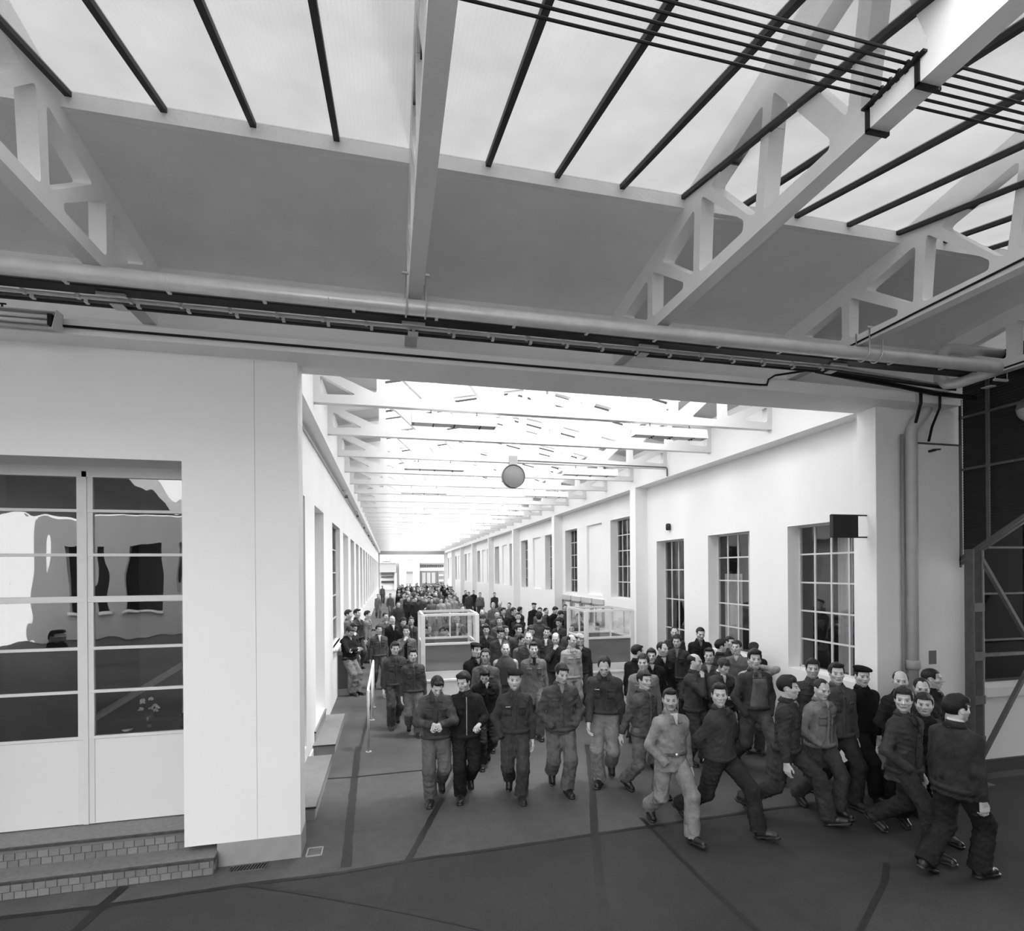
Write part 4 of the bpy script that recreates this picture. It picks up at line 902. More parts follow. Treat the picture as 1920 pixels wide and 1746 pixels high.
# --- hair and headgear templates, same origin
_HAIR = {}
def hair_tpl(lod, st):
    key = (lod, st)
    if key in _HAIR: return _HAIR[key]
    h = (.0055, .008, .012)[lod]
    f = Field((-.13, -.14, -.12), (.13, .15, .17), h)
    x, y, z = f.x, f.y, f.z
    def skull(g, dz=0): f.ell((0, .016, .030+dz), (.074+g, .094+g, .086+g), .01)
    lim = None
    if st in ('short', 'full', 'curly', 'quiff', 'flat', 'side'):
        g = {'short': .008, 'full': .014, 'curly': .017, 'quiff': .011, 'flat': .009, 'side': .011}[st]
        skull(g)
        if st == 'quiff':
            f.cone((-.035, -.060, .098), (.040, -.066, .100), .024, .022, .02)
            f.cone((-.01, -.03, .112), (.02, .04, .108), .022, .016, .02)
        if st == 'full':
            f.cone((-.045, -.050, .090), (.045, -.050, .092), .028, .028, .03)
            f.cone((0, -.02, .108), (0, .05, .10), .032, .03, .03)
        if st == 'curly':
            rg = np.random.default_rng(5)
            for _ in range(46):
                a = rg.uniform(0, 6.28); b = rg.uniform(.25, 1.5)
                f.ell((.080*math.cos(a)*math.cos(b), .012+.094*math.sin(a)*math.cos(b), .035+.090*math.sin(b)), (.017, .017, .015), .006)
        if st == 'side':
            f.cone((-.05, -.055, .090), (.045, -.070, .076), .018, .016, .02)
        # hairline: front face cut away, sideburns kept
        hl = {'short': .070, 'full': .066, 'curly': .066, 'quiff': .070, 'flat': .072, 'side': .068}[st]
        cut = np.maximum(np.maximum(y+.030+.0*x, 0)*0+(y+.038), z-hl-.0*y)      # remove where y<-.038 and z<hl
        low = np.maximum(y-.012, z+.004)                                           # remove cheeks below the temple
        nape = -.045-z+.0*y+0*x
        earcut = np.sqrt((y-.012)**2+(z+.012)**2)-.036+0*x
        D = np.maximum(np.maximum(f.F, -cut), -np.maximum(low, -1))
        D = np.maximum(D, nape); D = np.maximum(D, -earcut)
        f.F = D.astype(F4)
    elif st in ('fringe', 'receding'):
        skull(.0075)
        if st == 'fringe':
            top = np.sqrt((x/.074)**2+((y+.028)/.098)**2+((z-.125)/.085)**2)-1
            f.F = np.maximum(f.F, (-top*.07)).astype(F4)
            f.F = np.maximum(f.F, -(np.maximum(y+.022, z-.2))+0*x).astype(F4)
        else:
            t2 = np.minimum(np.sqrt((np.abs(x)-.042)**2+(y+.075)**2+(z-.095)**2)-.045, np.sqrt(x**2+(y+.095)**2+(z-.075)**2)-.035)
            f.F = np.maximum(f.F, -t2).astype(F4)
            f.F = np.maximum(f.F, -np.maximum(y+.036, z-.066)+0*x).astype(F4)
        low = np.maximum(y-.012, z+.004)+0*x
        earcut = np.sqrt((y-.012)**2+(z+.012)**2)-.036+0*x
        f.F = np.maximum(np.maximum(f.F, -low), np.maximum(-.045-z+0*x, -earcut)).astype(F4)
    elif st == 'beret':
        R = rotm(0, .16, .10)
        f.ell((.010, .010, .092), (.108, .118, .030), .02, rot=R)
        f.ell((0, .016, .055), (.083, .103, .060), .02)
        f.F = np.maximum(f.F, (.052-.16*y)-z+0*x).astype(F4)
    elif st == 'cap':
        f.ell((0, .016, .066), (.092, .112, .052), .02, rot=rotm(0, .12))
        f.F = np.maximum(f.F, .040-z+0*x+0*y).astype(F4)
        f.ell((0, -.095, .052), (.062, .045, .008), .008, rot=rotm(0, .25))
    elif st == 'peaked':
        f.ell((0, .010, .105), (.118, .125, .020), .012, rot=rotm(0, -.12))
        f.cone((0, .012, .05), (0, .010, .095), .088, .100, .01)
        f.F = np.maximum(f.F, .038-z+0*x+0*y).astype(F4)
        f.ell((0, -.098, .045), (.060, .040, .006), .006, rot=rotm(0, .35))
    if st in ('short', 'full', 'curly', 'quiff', 'side', 'flat') and lod < 2:
        ph = np.sin(x*260+np.sin(z*60)*2)*np.sin(y*90+z*120)
        f.F += (ph*.0016).astype(F4)
    V, Q = f.mesh()
    _HAIR[key] = (V, Q)
    return _HAIR[key]

_HANDS = {}
def hand_tpl(lod, pose):     # left hand (person's), wrist at origin, fingers -Z, palm faces -X, thumb towards -Y
    key = (lod, pose)
    if key in _HANDS: return _HANDS[key]
    h = (.0042, .006, .010)[lod]
    f = Field((-.10, -.085, -.21), (.035, .06, .03), h)
    curl = {'relax': (18, 26, 18), 'hold': (52, 60, 30), 'open': (6, 10, 6)}[pose]
    ln = [(.044, .026, .020), (.049, .029, .021), (.045, .027, .020), (.035, .020, .018)]
    for i, y0 in enumerate((-.033, -.011, .011, .032)):
        kz = -.092+(.004 if i in (0, 2) else 0)+(.011 if i == 3 else 0)
        f.cone((0, y0*.5, -.005), (0, y0*.93, kz), .0150, .0125, .013)
        p = np.array([0, y0*.93, kz]); ang = 0
        for j in range(3):
            ang += math.radians(curl[j]*(1+.12*i))
            d = np.array([-math.sin(ang), y0*.16, -math.cos(ang)]); q = p+d*ln[i][j]
            f.cone(p, q, .0088-.0006*j, .0080-.0006*j, .004 if j else .008); p = q
    f.cone((0, -.012, -.012), (-.014, -.044, -.052), .016, .0125, .014)
    f.cone((-.014, -.044, -.052), (-.024, -.056, -.082), .0105, .0095, .006)
    f.cone((-.024, -.056, -.082), (-.036, -.052, -.104), .0095, .0080, .004)
    f.cone((0, 0, .03), (0, 0, -.01), .027, .022, .02)
    V, Q = f.mesh()
    _HANDS[key] = (V, Q)
    return _HANDS[key]

_SHOES = {}
def shoe_tpl(lod):          # ankle over origin (z=0 is the ground under the heel), toe towards -Y
    if lod in _SHOES: return _SHOES[lod]
    h = (.006, .009, .014)[lod]
    f = Field((-.07, -.22, -.01), (.07, .10, .16), h)
    f.cone((0, .035, .045), (0, -.06, .050), .038, .042, .02)
    f.cone((.004, -.06, .046), (.006, -.145, .034), .044, .038, .03)
    f.cone((0, .028, .05), (0, .015, .12), .040, .044, .03, flat=True)
    x, y, z = f.x, f.y, f.z
    f.F = np.maximum(f.F, (.004-z)).astype(F4)
    so = np.maximum(np.maximum(np.abs(z-.011)-.011, (np.sqrt((x/1.0)**2+np.maximum(np.abs(y+.055)-.092, 0)**2)-.047)), -(np.maximum(np.abs(y+.02)-.03, z-.012)))
    f.F = np.minimum(f.F, so).astype(F4)
    V, Q = f.mesh()
    V[:, 2] -= V[:, 2].min()
    _SHOES[lod] = (V, Q)
    return _SHOES[lod]

def ik(a, b, la, lb, hint):
    a, b, hint = (np.array(v, float) for v in (a, b, hint))
    v = b-a; d = np.linalg.norm(v); mx = (la+lb)*.998
    if d > mx: b = a+v/d*mx; v = b-a; d = mx
    d = max(d, abs(la-lb)+.01); u = v/d
    c = (la*la+d*d-lb*lb)/(2*d); hgt = math.sqrt(max(la*la-c*c, 0))
    p = hint-(hint@u)*u; p /= (np.linalg.norm(p)+1e-9)
    return a+u*c+p*hgt, b

ARMS = {   # hand target relative to its shoulder joint (x outwards), elbow hint, hand pose ('' = hidden in a pocket)
    'down': ((.060, -.02, -.535), (.5, 1, 0), 'relax'), 'swingf': ((.02, -.26, -.46), (.4, 1, -.2), 'relax'),
    'swingb': ((.07, .20, -.49), (.4, 1, 0), 'relax'), 'pocket': ((.015, -.085, -.475), (1, .9, 0), ''),
    'jpocket': ((-.01, -.13, -.42), (1, .9, 0), ''), 'front': ((-.120, -.30, -.235), (1, .3, -.6), 'hold'),
    'face': ((-.145, -.150, .035), (.7, -.2, -1), 'hold'), 'ear': ((-.035, -.03, .16), (1, -.5, -.2), 'relax'),
    'smoke': ((-.10, -.24, -.03), (.5, 0, -1), 'hold'), 'back': ((-.11, .15, -.44), (1, .6, 0), 'relax'),
    'fold': ((-.22, -.22, -.22), (1, -.3, -.5), 'relax'), 'bent': ((.0, -.27, -.27), (.6, .6, -.6), 'hold'),
    'chest': ((-.10, -.23, -.10), (.8, 0, -1), 'hold')}
LEGS = {   # feet: (x, y(-=forward), lift, toe pitch) for left(+x) and right(-x), pelvis drop
    'stand': ((.10, .0, 0, 0), (-.10, .02, 0, 0), .005), 'stand2': ((.13, -.10, 0, 0), (-.09, .06, 0, 0), .012),
    'walkL': ((.075, -.33, .0, -.20), (-.075, .36, .0, .50), .050), 'walkR': ((.075, .36, .0, .50), (-.075, -.33, .0, -.20), .050),
    'stepL': ((.08, -.20, 0, -.05), (-.08, .26, .0, .36), .022), 'stepR': ((.08, .26, .0, .36), (-.08, -.20, 0, -.05), .022),
    'passL': ((.08, -.04, 0, 0), (-.07, .24, .035, .70), .008), 'passR': ((.07, .24, .035, .70), (-.08, -.04, 0, 0), .008),
    'wideL': ((.09, -.42, .0, -.26), (-.09, .44, .0, .52), .085), 'wideR': ((.09, .44, .0, .52), (-.09, -.42, .0, -.26), .085),
    'lean': ((.04, -.26, 0, 0), (-.10, -.20, 0, 0), .03)}
JTAB = (np.array([.30, .60, .84, .95, 1.05, 1.18, 1.30, 1.365, 1.420, 1.455, 1.478]),
        np.array([.235, .215, .186, .178, .172, .180, .190, .172, .118, .074, .062]),
        np.array([.175, .155, .138, .130, .122, .126, .128, .112, .096, .076, .066]))

def person(P):
    """P: dict(name fields) -> Empty with body, clothing, hair, shoes as children, in local coordinates facing -Y"""
    lod = P['lod']; s = P['h']/1.735; g = P.get('girth', 1.0)
    rng = np.random.default_rng(P['seed'])
    H = (.0105, .015, .024)[lod]
    lL, lR, drop = LEGS[P['legs']]
    lean = P.get('lean', .03); side = P.get('side', 0)
    zp = .905-drop
    def off(z):
        t = np.maximum(np.asarray(z, float)-zp, 0)
        return side*t, -lean*t
    def at(x, y, z):
        ox, oy = off(z); return np.array([x+float(ox), y+float(oy), z-drop])
    th, sh = .440, .425
    legs = []
    for sx, (fx, fy, lift, tp) in ((1, lL), (-1, lR)):
        hip = np.array([sx*.088, 0, zp])
        ank = np.array([fx, fy+.02, .085*math.cos(tp)+lift+(.17*math.sin(tp) if tp > 0 else -.05*math.sin(tp))])
        kn, ank = ik(hip, ank, th, sh, (sx*.12, -1, .05))
        legs.append((sx, hip, kn, ank, tp, lift))
    arms = []
    for sx, nm in ((1, P['armL']), (-1, P['armR'])):
        tgt, hint, hp = ARMS[nm]
        shd = at(sx*.162, .005, 1.352)
        jit = rng.uniform(-.012, .012, 3)
        t = shd+np.array([sx*tgt[0], tgt[1], tgt[2]])*1.0+jit
        el, wr = ik(shd, t, .285, .255, (sx*hint[0], hint[1], hint[2]))
        arms.append((sx, shd, el, wr, hp, nm))
    hp_, hy, hr = P.get('hpitch', 0), P.get('hyaw', 0), P.get('hroll', 0)
    nk = at(0, .018, 1.475)
    R = rotm(hy, hp_, hr)
    hc = nk+R@np.array([0, -.020, .137])
    e = bpy.data.objects.new('person', None); link(e); e.empty_display_size = .2
    def child(name, me, mat, parent=e, label=None):
        o = bpy.data.objects.new(name, me); link(o); o.parent = parent
        if mat: me.materials.clear(); me.materials.append(mat)
        if label: o['label'] = label
        return o
    S = lambda V: np.asarray(V)*s
    # body: one skin with head, neck, trunk, arms, hands and legs
    f = Field((-.45, -.45, -.01), (.45, .45, 1.56), (.028, .03, .04)[lod])
    f.cone(at(0, 0, 1.0), at(0, 0, 1.30), .09, .10, .05)
    f.cone(at(-.13, 0, 1.36), at(.13, 0, 1.36), .05, .05, .05)
    f.cone(at(0, .01, 1.30), nk+R@np.array([0, 0, .03]), .06, .05, .05)
    for sx, shd, el, wr, hp, nm in arms:
        f.cone(shd, el, .042, .036, .03); f.cone(el, wr, .036, .028, .02)
    for sx, hip, kn, ank, tp, lift in legs:
        f.cone(hip, kn, .07, .05, .04); f.cone(kn, ank, .048, .034, .02)
    V, Q = f.mesh(); T = np.full(len(V), 1.0)
    VV, QQ, TT, n = [V], [Q], [T], len(V)
    hV, hQ, hT = head_tpl(lod, P.get('face', 0), P.get('mouth', 0), P.get('stache', 0))
    hs = P.get('hs', 1.04)
    VV.append((hV*hs)@R.T+hc); QQ.append(hQ+n); TT.append(hT); n += len(hV)
    for sx, shd, el, wr, hp, nm in arms:
        if not hp: continue
        tV, tQ = hand_tpl(lod, hp)
        tV = tV.copy(); tQ = tQ
        if sx < 0: tV[:, 0] *= -1; tQ = tQ[:, ::-1]
        d = (wr-el)/np.linalg.norm(wr-el)
        zax = -d
        if nm in ('front', 'fold', 'chest', 'bent', 'smoke'): px = np.array([0, .55, 1.0]) if nm != 'fold' else np.array([0, -1, 0])*-1
        elif nm == 'face': px = np.array([sx*.4, -1, 0])
        elif nm == 'ear': px = np.array([sx*1.0, 0, 0])
        else: px = np.array([sx*1.0, .35, 0])
        xax = px-(px@zax)*zax; xax /= np.linalg.norm(xax)
        # template x axis (outwards from the palm) maps onto xax*sx
        xx = xax*sx
        yy = np.cross(zax, xx)
        M = np.stack([xx, yy, zax], 1)
        VV.append(tV@M.T+wr-zax*.012); QQ.append(tQ+n); TT.append(np.full(len(tV), 1.0)); n += len(tV)
    me = np_mesh('body', S(np.concatenate(VV)), np.concatenate(QQ), np.concatenate(TT))
    child('body', me, skin_mat(P.get('skin', .54)))
    # hair / headgear
    st = P.get('hair', 'short')
    if st != 'none':
        pieces = [st] if st not in ('beret', 'cap', 'peaked') else ['short', st]
        for q in pieces:
            tV, tQ = hair_tpl(lod, q)
            tV = tV*hs
            if q == 'short' and len(pieces) > 1: tV = tV.copy(); tV[:, 2] = np.minimum(tV[:, 2], .07)
            me = np_mesh('hair', S(tV@R.T+hc), tQ)
            if q in ('beret', 'cap', 'peaked'): child({'beret': 'beret', 'cap': 'flat_cap', 'peaked': 'peaked_cap'}[q], me, cloth_mat(P.get('cap', .02)))
            else: child('hair', me, hair_mat(P.get('hairt', .012)))
    # jacket
    long = P.get('hem', .90)
    jt = P['jt']; kind = P.get('jk', 'jacket')
    tab = (JTAB[0].copy(), JTAB[1]*g, JTAB[2]*(1+(g-1)*1.5))
    puff = P.get('puff', 0.0)
    allp = np.array([a[i] for a in arms for i in (1, 2, 3)])
    lo = np.minimum(allp.min(0)-.09, [-.24*g, -.24, 0]); hi = np.maximum(allp.max(0)+.09, [.24*g, .22, 1.55-drop])
    lo[2] = min(allp[:, 2].min()-.08, long-drop)-.03; hi[2] = max(allp[:, 2].max()+.1, 1.53-drop)
    f = Field(lo, hi, H)
    def offj(z):
        return off(np.asarray(z)+drop)
    tb = (tab[0]-drop, tab[1]+.004, tab[2]+.004)
    if kind in ('jacket', 'blouson') and long < .93: pass
    if kind == 'blouson':
        zz = tb[0]; tb = (zz, tb[1]*np.where(np.abs(zz-(.96-drop)) < .08, 1.06, 1), tb[2]*np.where(np.abs(zz-(.96-drop)) < .08, 1.10, 1))
    f.loft(tb, offj, .02, zlo=long-drop)
    ar = .9+.1*g
    fj = f; vest = P.get('vest')
    if vest: f = Field(lo, hi, H)
    for sx, shd, el, wr, hp, nm in arms:
        f.ell(shd+[-sx*.020, 0, -.006], (.072*ar, .074*ar, .060), .07)
        f.cone(shd, el, .064*ar, .056*ar, .035)
        d = (wr-el); d /= np.linalg.norm(d)
        f.cone(el, wr+d*(.004 if hp else .03), .057*ar, .045, .03, flat=True)
    if lod < 2: f.folds(rng, .0022 if lod else .0030, 4, .08, .26)
    if vest:
        V, Q = f.mesh(); child('shirt', np_mesh('shirt', S(V), Q), cloth_mat(.38), label='pale shirt sleeves'); f = fj; f.F -= .012
    V, Q = f.mesh()
    child({'jacket': 'jacket', 'coat': 'coat', 'sweater': 'sweater', 'blouson': 'jacket', 'suit': 'boiler_suit_top'}[kind], np_mesh('jacket', S(V), Q), cloth_mat(jt, knit=(kind == 'sweater')))
    # trousers
    tt = P['tt']
    pts = np.array([p for l in legs for p in l[1:4]])
    f = Field(np.minimum(pts.min(0)-.13, [-.2*g, -.17, 0]), np.maximum(pts.max(0)+.13, [.2*g, .17, 1.06-drop]), H)
    f.ell((0, .008, zp+.035), (.162*g, .122*g, .15), .03)
    f.F = np.maximum(f.F, f.z-(1.03-drop)+0*f.x+0*f.y).astype(F4)
    for sx, hip, kn, ank, tp, lift in legs:
        f.cone(hip+[sx*.002, 0, 0], kn, .106*g, .084, .05)
        d = (ank-kn); d /= np.linalg.norm(d)
        f.cone(kn, ank+d*.012, .084, .090, .03, flat=True)
    if lod < 2: f.folds(rng, .0030, 5, .07, .22)
    V, Q = f.mesh()
    child('trousers', np_mesh('trousers', S(V), Q), cloth_mat(tt))
    for sx, hip, kn, ank, tp, lift in legs:
        tV, tQ = shoe_tpl(lod)
        toe = sx*.12
        Rf = rotm(toe, tp)
        q = (tV-[0, .02, .085])@Rf.T+ank
        q[:, 2] -= q[:, 2].min()-lift*.9
        child('shoe', np_mesh('shoe', S(q), tQ), mat_shoe)
    if lod == 2: return e
    # details laid on the chest
    def chest(x, z, o):
        a = np.interp(z, tab[0], tab[1])+.004; b = np.interp(z, tab[0], tab[2])+.004
        r = max(0.0, 1-min(abs(x)/a, .999)**2.4)**(1/2.4)
        return at(x, -(b*r)-o, z)
    def patch(name, cn, o, mat, n=(4, 5), th=.004, parent=e):
        (x0, z0), (x1, z1), (x2, z2), (x3, z3) = cn       # top-left, top-right, bottom-right, bottom-left
        vs = []
        for lay in (0, 1):
            for j in range(n[1]+1):
                for i in range(n[0]+1):
                    u, v = i/n[0], j/n[1]
                    x = (x0*(1-u)+x1*u)*(1-v)+(x3*(1-u)+x2*u)*v; z = (z0*(1-u)+z1*u)*(1-v)+(z3*(1-u)+z2*u)*v
                    vs.append(chest(x, z, o-(th+.012)*(1-lay)))
        w = n[0]+1; m = w*(n[1]+1); q = []
        for j in range(n[1]):
            for i in range(n[0]):
                a = j*w+i; q.append((m+a, m+a+1, m+a+w+1, m+a+w)); q.append((a, a+w, a+w+1, a+1))
        for i in range(n[0]):
            q.append((i, i+1, m+i+1, m+i)); b = n[1]*w+i; q.append((b+1, b, m+b, m+b+1))
        for j in range(n[1]):
            a = j*w; q.append((a+w, a, m+a, m+a+w)); b = j*w+n[0]; q.append((b, b+w, m+b+w, m+b))
        return child(name, np_mesh(name, S(np.array(vs)), np.array(q), smooth=False), mat, parent)
    cm = cloth_mat(jt); dk = cloth_mat(max(.006, jt*.45))
    hem = max(long, .86)
    v = P.get('vee', .10)         # depth of the open neck
    if v > 0:
        sm = cloth_mat(P.get('shirt', .35))
        patch('shirt_front', ((-.050, 1.468), (.050, 1.468), (.005+P.get('open', 0), 1.468-v), (-.005-P.get('open', 0), 1.468-v)), .006, sm, n=(5, 7), th=.002)
        if P.get('open', 0) > .02:
            patch('shirt_lower', ((-P['open'], 1.462-v), (P['open'], 1.462-v), (P['open']*1.35, hem+.02), (-P['open']*1.35, hem+.02)), .007, sm, n=(4, 8), th=.002)
    if P.get('collar', 1) and kind != 'sweater':
        o1 = .014
        ln = .05 if P['collar' if 'collar' in P else 'jt'] != 2 else .11
        for sx in (-1, 1):
            c = [(sx*.030, 1.452), (sx*.072, 1.440), (sx*.080, 1.425-ln*.6), (sx*.026, 1.440-v*.40-ln*.3)]
            if sx < 0: c = [c[1], c[0], c[3], c[2]]
            patch('collar_flap', c, o1, cm, n=(4, 4), th=.004)
        vs, q = [], []
        N = 18
        for i in range(N+1):
            a = math.radians(22+316*i/N); back = (1-math.cos(a))/2
            for (r, z) in ((.060, 1.490+.016*back), (.066, 1.492+.016*back), (.088+.010*back, 1.432+.022*back), (.078, 1.43+.018*back)):
                vs.append(at(math.sin(a)*r*1.05*-1, -math.cos(a)*r+.012, z))
        for i in range(N):
            for j in range(4):
                a, b = i*4+j, i*4+(j+1) % 4; q.append((a, b, b+4, a+4))
        child('collar', np_mesh('collar', S(np.array(vs)), np.array(q)), cm)
    if P.get('shirt', 0) > .28 or P.get('whitecollar'):
        vs, q = [], []; N = 16
        for i in range(N+1):
            a = math.radians(28+304*i/N); back = (1-math.cos(a))/2
            for (r_, z) in ((.057, 1.505+.020*back), (.061, 1.507+.020*back), (.069, 1.470+.018*back)):
                vs.append(at(-math.sin(a)*r_*1.04, -math.cos(a)*r_+.012, z))
        for i in range(N):
            for j in range(2): a = i*3+j; q.append((a, a+1, a+4, a+3))
        child('shirt_collar', np_mesh('shirt_collar', S(np.array(vs)), np.array(q)), cloth_mat(max(.4, P.get('shirt', .4))))
    if P.get('placket', 1) and kind != 'sweater' and P.get('open', 0) < .02:
        zt = 1.45-v
        light = P.get('zip', 0)
        if light:
            patch('zip', ((-.004, zt), (.004, zt), (.004, hem+.03), (-.004, hem+.03)), .0085, cloth_mat(.5), n=(1, 12), th=.003)
        else:
            patch('button_placket', ((-.018, zt), (.020, zt), (.020, hem+.02), (-.018, hem+.02)), .0065, cm, n=(2, 12), th=.002)
            for bz in np.arange(zt-.03, hem+.05, -.105):
                patch('button', ((-.004, bz+.006), (.006, bz+.006), (.006, bz-.006), (-.004, bz-.006)), .011, dk, n=(1, 1), th=.002)
    if P.get('pockets', 1) and kind != 'sweater':
        for sx in (-1, 1):
            if P['pockets' if 'pockets' in P else 'lod'] == 3 and sx > 0: continue
            xa, xb = (.045, .135) if sx > 0 else (-.135, -.045)
            patch('chest_pocket', ((xa, 1.275), (xb, 1.275), (xb, 1.160), (xa, 1.160)), .0075, cm, n=(4, 3), th=.003)
            patch('pocket_flap', ((xa-.003, 1.285), (xb+.003, 1.285), (xb+.003, 1.250), (xa-.003, 1.250)), .0125, cm, n=(4, 1), th=.003)
    if P.get('pen'):
        patch('pen', ((-.120, 1.283), (-.060, 1.287), (-.060, 1.279), (-.120, 1.275)), .020, cloth_mat(.7), n=(2, 1), th=.004)
    # waistband, hem band or belt, wrapped right round
    def band(name, z0, z1, o, mat):
        N = 28; vs = []; q = []
        for i in range(N):
            a = 6.28318*i/N
            for zz, oo in ((z0, o), (z1, o), (z1, -.01), (z0, -.01)):
                aa = np.interp(zz, tab[0], tab[1]); bb = np.interp(zz, tab[0], tab[2])
                c, sn = math.cos(a), math.sin(a); r = (abs(c)**2.4+abs(sn)**2.4)**(-1/2.4)
                vs.append(at(c*r*(aa+oo), sn*r*(bb+oo), zz))
        for i in range(N):
            for j in range(4):
                a, b = i*4+j, i*4+(j+1) % 4; a2, b2 = ((i+1) % N)*4+j, ((i+1) % N)*4+(j+1) % 4
                q.append((a, a2, b2, b))
        child(name, np_mesh(name, S(np.array(vs)), np.array(q)), mat)
    if P.get('belt'): band('belt', .985, 1.02, .014, dk); patch('belt_buckle', ((-.022, 1.024), (.022, 1.024), (.022, .981), (-.022, .981)), .020, mat_metal, n=(1, 1), th=.003)
    elif kind != 'coat': band('waistband' if kind != 'sweater' else 'ribbed_hem', hem-.004, hem+.045, .0185 if lod == 0 else .015, cm)
    if P.get('item') == 'cigarette':
        pass
    return e
# ---------------------------------------------------------------- the men one by one, standing at px, py with height h
CAST = []
CAST.append({'hpitch': 0.62, 'hyaw': 0.15, 'lean': 0.06, 'hem': 0.88, 'face': 2, 'collar': 2, 'shirt': 0.1, 'label': 'man looking down at his hands, leftmost of the front row, grey work jacket, paler trousers', 'yaw': -3, 'legs': 'passR', 'armL': 'front', 'armR': 'front', 'hair': 'quiff', 'jt': 0.065, 'tt': 0.12, 'px': 0.58, 'py': 6.96, 'h': 1.697})
CAST.append({'hpitch': 0.22, 'hyaw': -0.6, 'zip': 1, 'hem': 0.86, 'vee': 0.04, 'shirt': 0.03, 'pockets': 3, 'label': 'man in black overalls with a white zip, looking aside, one hand bent before him', 'yaw': -3, 'legs': 'passR', 'armL': 'bent', 'armR': 'down', 'hair': 'full', 'jt': 0.02, 'tt': 0.018, 'px': 0.97, 'py': 6.97, 'h': 1.687})
CAST.append({'pen': 1, 'hem': 0.93, 'vee': 0.06, 'shirt': 0.05, 'face': 1, 'cap': 0.012, 'girth': 1.02, 'mouth': 1, 'label': 'man in a black beret with a pen in his chest pocket, hand in trouser pocket', 'yaw': -11, 'legs': 'passL', 'armL': 'down', 'armR': 'pocket', 'hair': 'beret', 'jt': 0.05, 'tt': 0.055, 'px': 1.59, 'py': 6.78, 'h': 1.705})
CAST.append({'hpitch': 0.28, 'hyaw': 0.22, 'hem': 0.82, 'vee': 0.12, 'shirt': 0.22, 'face': 2, 'pockets': 3, 'label': 'man with long buttoned work jacket, hands in pockets, eyes cast down', 'yaw': -6, 'legs': 'passL', 'armL': 'jpocket', 'armR': 'jpocket', 'hair': 'side', 'jt': 0.075, 'tt': 0.13, 'px': 2.23, 'py': 6.82, 'h': 1.773})
CAST.append({'hpitch': 0.55, 'hem': 0.96, 'jk': 'blouson', 'vee': 0.08, 'shirt': 0.04, 'pen': 1, 'face': 2, 'label': 'balding man with bowed head, dark zipped blouson and pale pleated trousers', 'yaw': -25, 'legs': 'passR', 'armL': 'down', 'armR': 'swingf', 'hair': 'receding', 'jt': 0.05, 'tt': 0.22, 'px': 2.93, 'py': 6.96, 'h': 1.847})
CAST.append({'hyaw': -0.1, 'hem': 0.86, 'vee': 0.1, 'shirt': 0.12, 'face': 0, 'label': 'man with sunlit face glancing right, grey jacket, pale hand swinging low', 'yaw': 21, 'legs': 'stepL', 'armL': 'down', 'armR': 'swingb', 'hair': 'side', 'jt': 0.085, 'tt': 0.13, 'px': 3.31, 'py': 6.54, 'h': 1.662})
CAST.append({'hyaw': -0.45, 'belt': 1, 'hem': 0.8, 'vee': 0.12, 'shirt': 0.5, 'stache': 1, 'face': 1, 'skin': 0.4, 'collar': 2, 'pockets': 0, 'placket': 0, 'label': 'moustached man in a pale belted boiler suit, hand in side pocket', 'yaw': 2, 'legs': 'walkL', 'armL': 'down', 'armR': 'jpocket', 'hair': 'quiff', 'jt': 0.22, 'tt': 0.22, 'px': 3.12, 'py': 5.51, 'h': 1.685})
CAST.append({'hyaw': -0.95, 'hem': 0.9, 'vee': 0.05, 'shirt': 0.05, 'girth': 1.06, 'mouth': 2, 'pockets': 0, 'jk': 'blouson', 'label': 'broad young man in dark jacket striding right with his hands behind him', 'yaw': 28, 'legs': 'wideL', 'armL': 'back', 'armR': 'back', 'hair': 'quiff', 'jt': 0.045, 'tt': 0.028, 'px': 3.71, 'py': 5.45, 'h': 1.766})
CAST.append({'hyaw': -0.3, 'hem': 0.94, 'vee': 0.1, 'shirt': 0.14, 'open': 0.095, 'pockets': 0, 'face': 2, 'hairt': 0.008, 'label': 'tall dark-haired youth in a light knitted jumper under an open jacket', 'yaw': -8, 'legs': 'walkL', 'armL': 'pocket', 'armR': 'pocket', 'hair': 'full', 'jt': 0.05, 'tt': 0.075, 'px': 5.23, 'py': 6.81, 'h': 1.867})
CAST.append({'hyaw': 0.15, 'hem': 0.9, 'vee': 0.08, 'shirt': 0.3, 'hairt': 0.008, 'label': 'dark-haired man in profile walking right beside the balding man in a pale jacket', 'yaw': 40, 'legs': 'wideL', 'armL': 'down', 'armR': 'down', 'hair': 'full', 'jt': 0.042, 'tt': 0.042, 'px': 4.62, 'py': 5.45, 'h': 1.8})
CAST.append({'hyaw': -0.25, 'hpitch': 0.22, 'hem': 0.88, 'vee': 0.1, 'shirt': 0.3, 'face': 1, 'label': 'balding man in a pale jacket, hand in pocket, looking down to the right', 'yaw': 7, 'legs': 'stepL', 'armL': 'down', 'armR': 'jpocket', 'hair': 'receding', 'jt': 0.17, 'tt': 0.05, 'px': 5.18, 'py': 5.55, 'h': 1.663})
CAST.append({'hyaw': -0.4, 'hem': 0.86, 'vee': 0.09, 'shirt': 0.08, 'face': 2, 'label': 'slim man in a buttoned grey jacket behind the balding man, arm hanging', 'yaw': -6, 'legs': 'stepL', 'armL': 'down', 'armR': 'down', 'hair': 'quiff', 'jt': 0.07, 'tt': 0.03, 'px': 5.58, 'py': 5.7, 'h': 1.811})
CAST.append({'hyaw': -0.15, 'mouth': 2, 'vee': 0.1, 'shirt': 0.06, 'label': 'smiling man in an open-necked dark jacket before the large window', 'yaw': -27, 'legs': 'stepR', 'armL': 'down', 'armR': 'down', 'hair': 'full', 'jt': 0.05, 'tt': 0.035, 'px': 5.76, 'py': 6.29, 'h': 1.752})
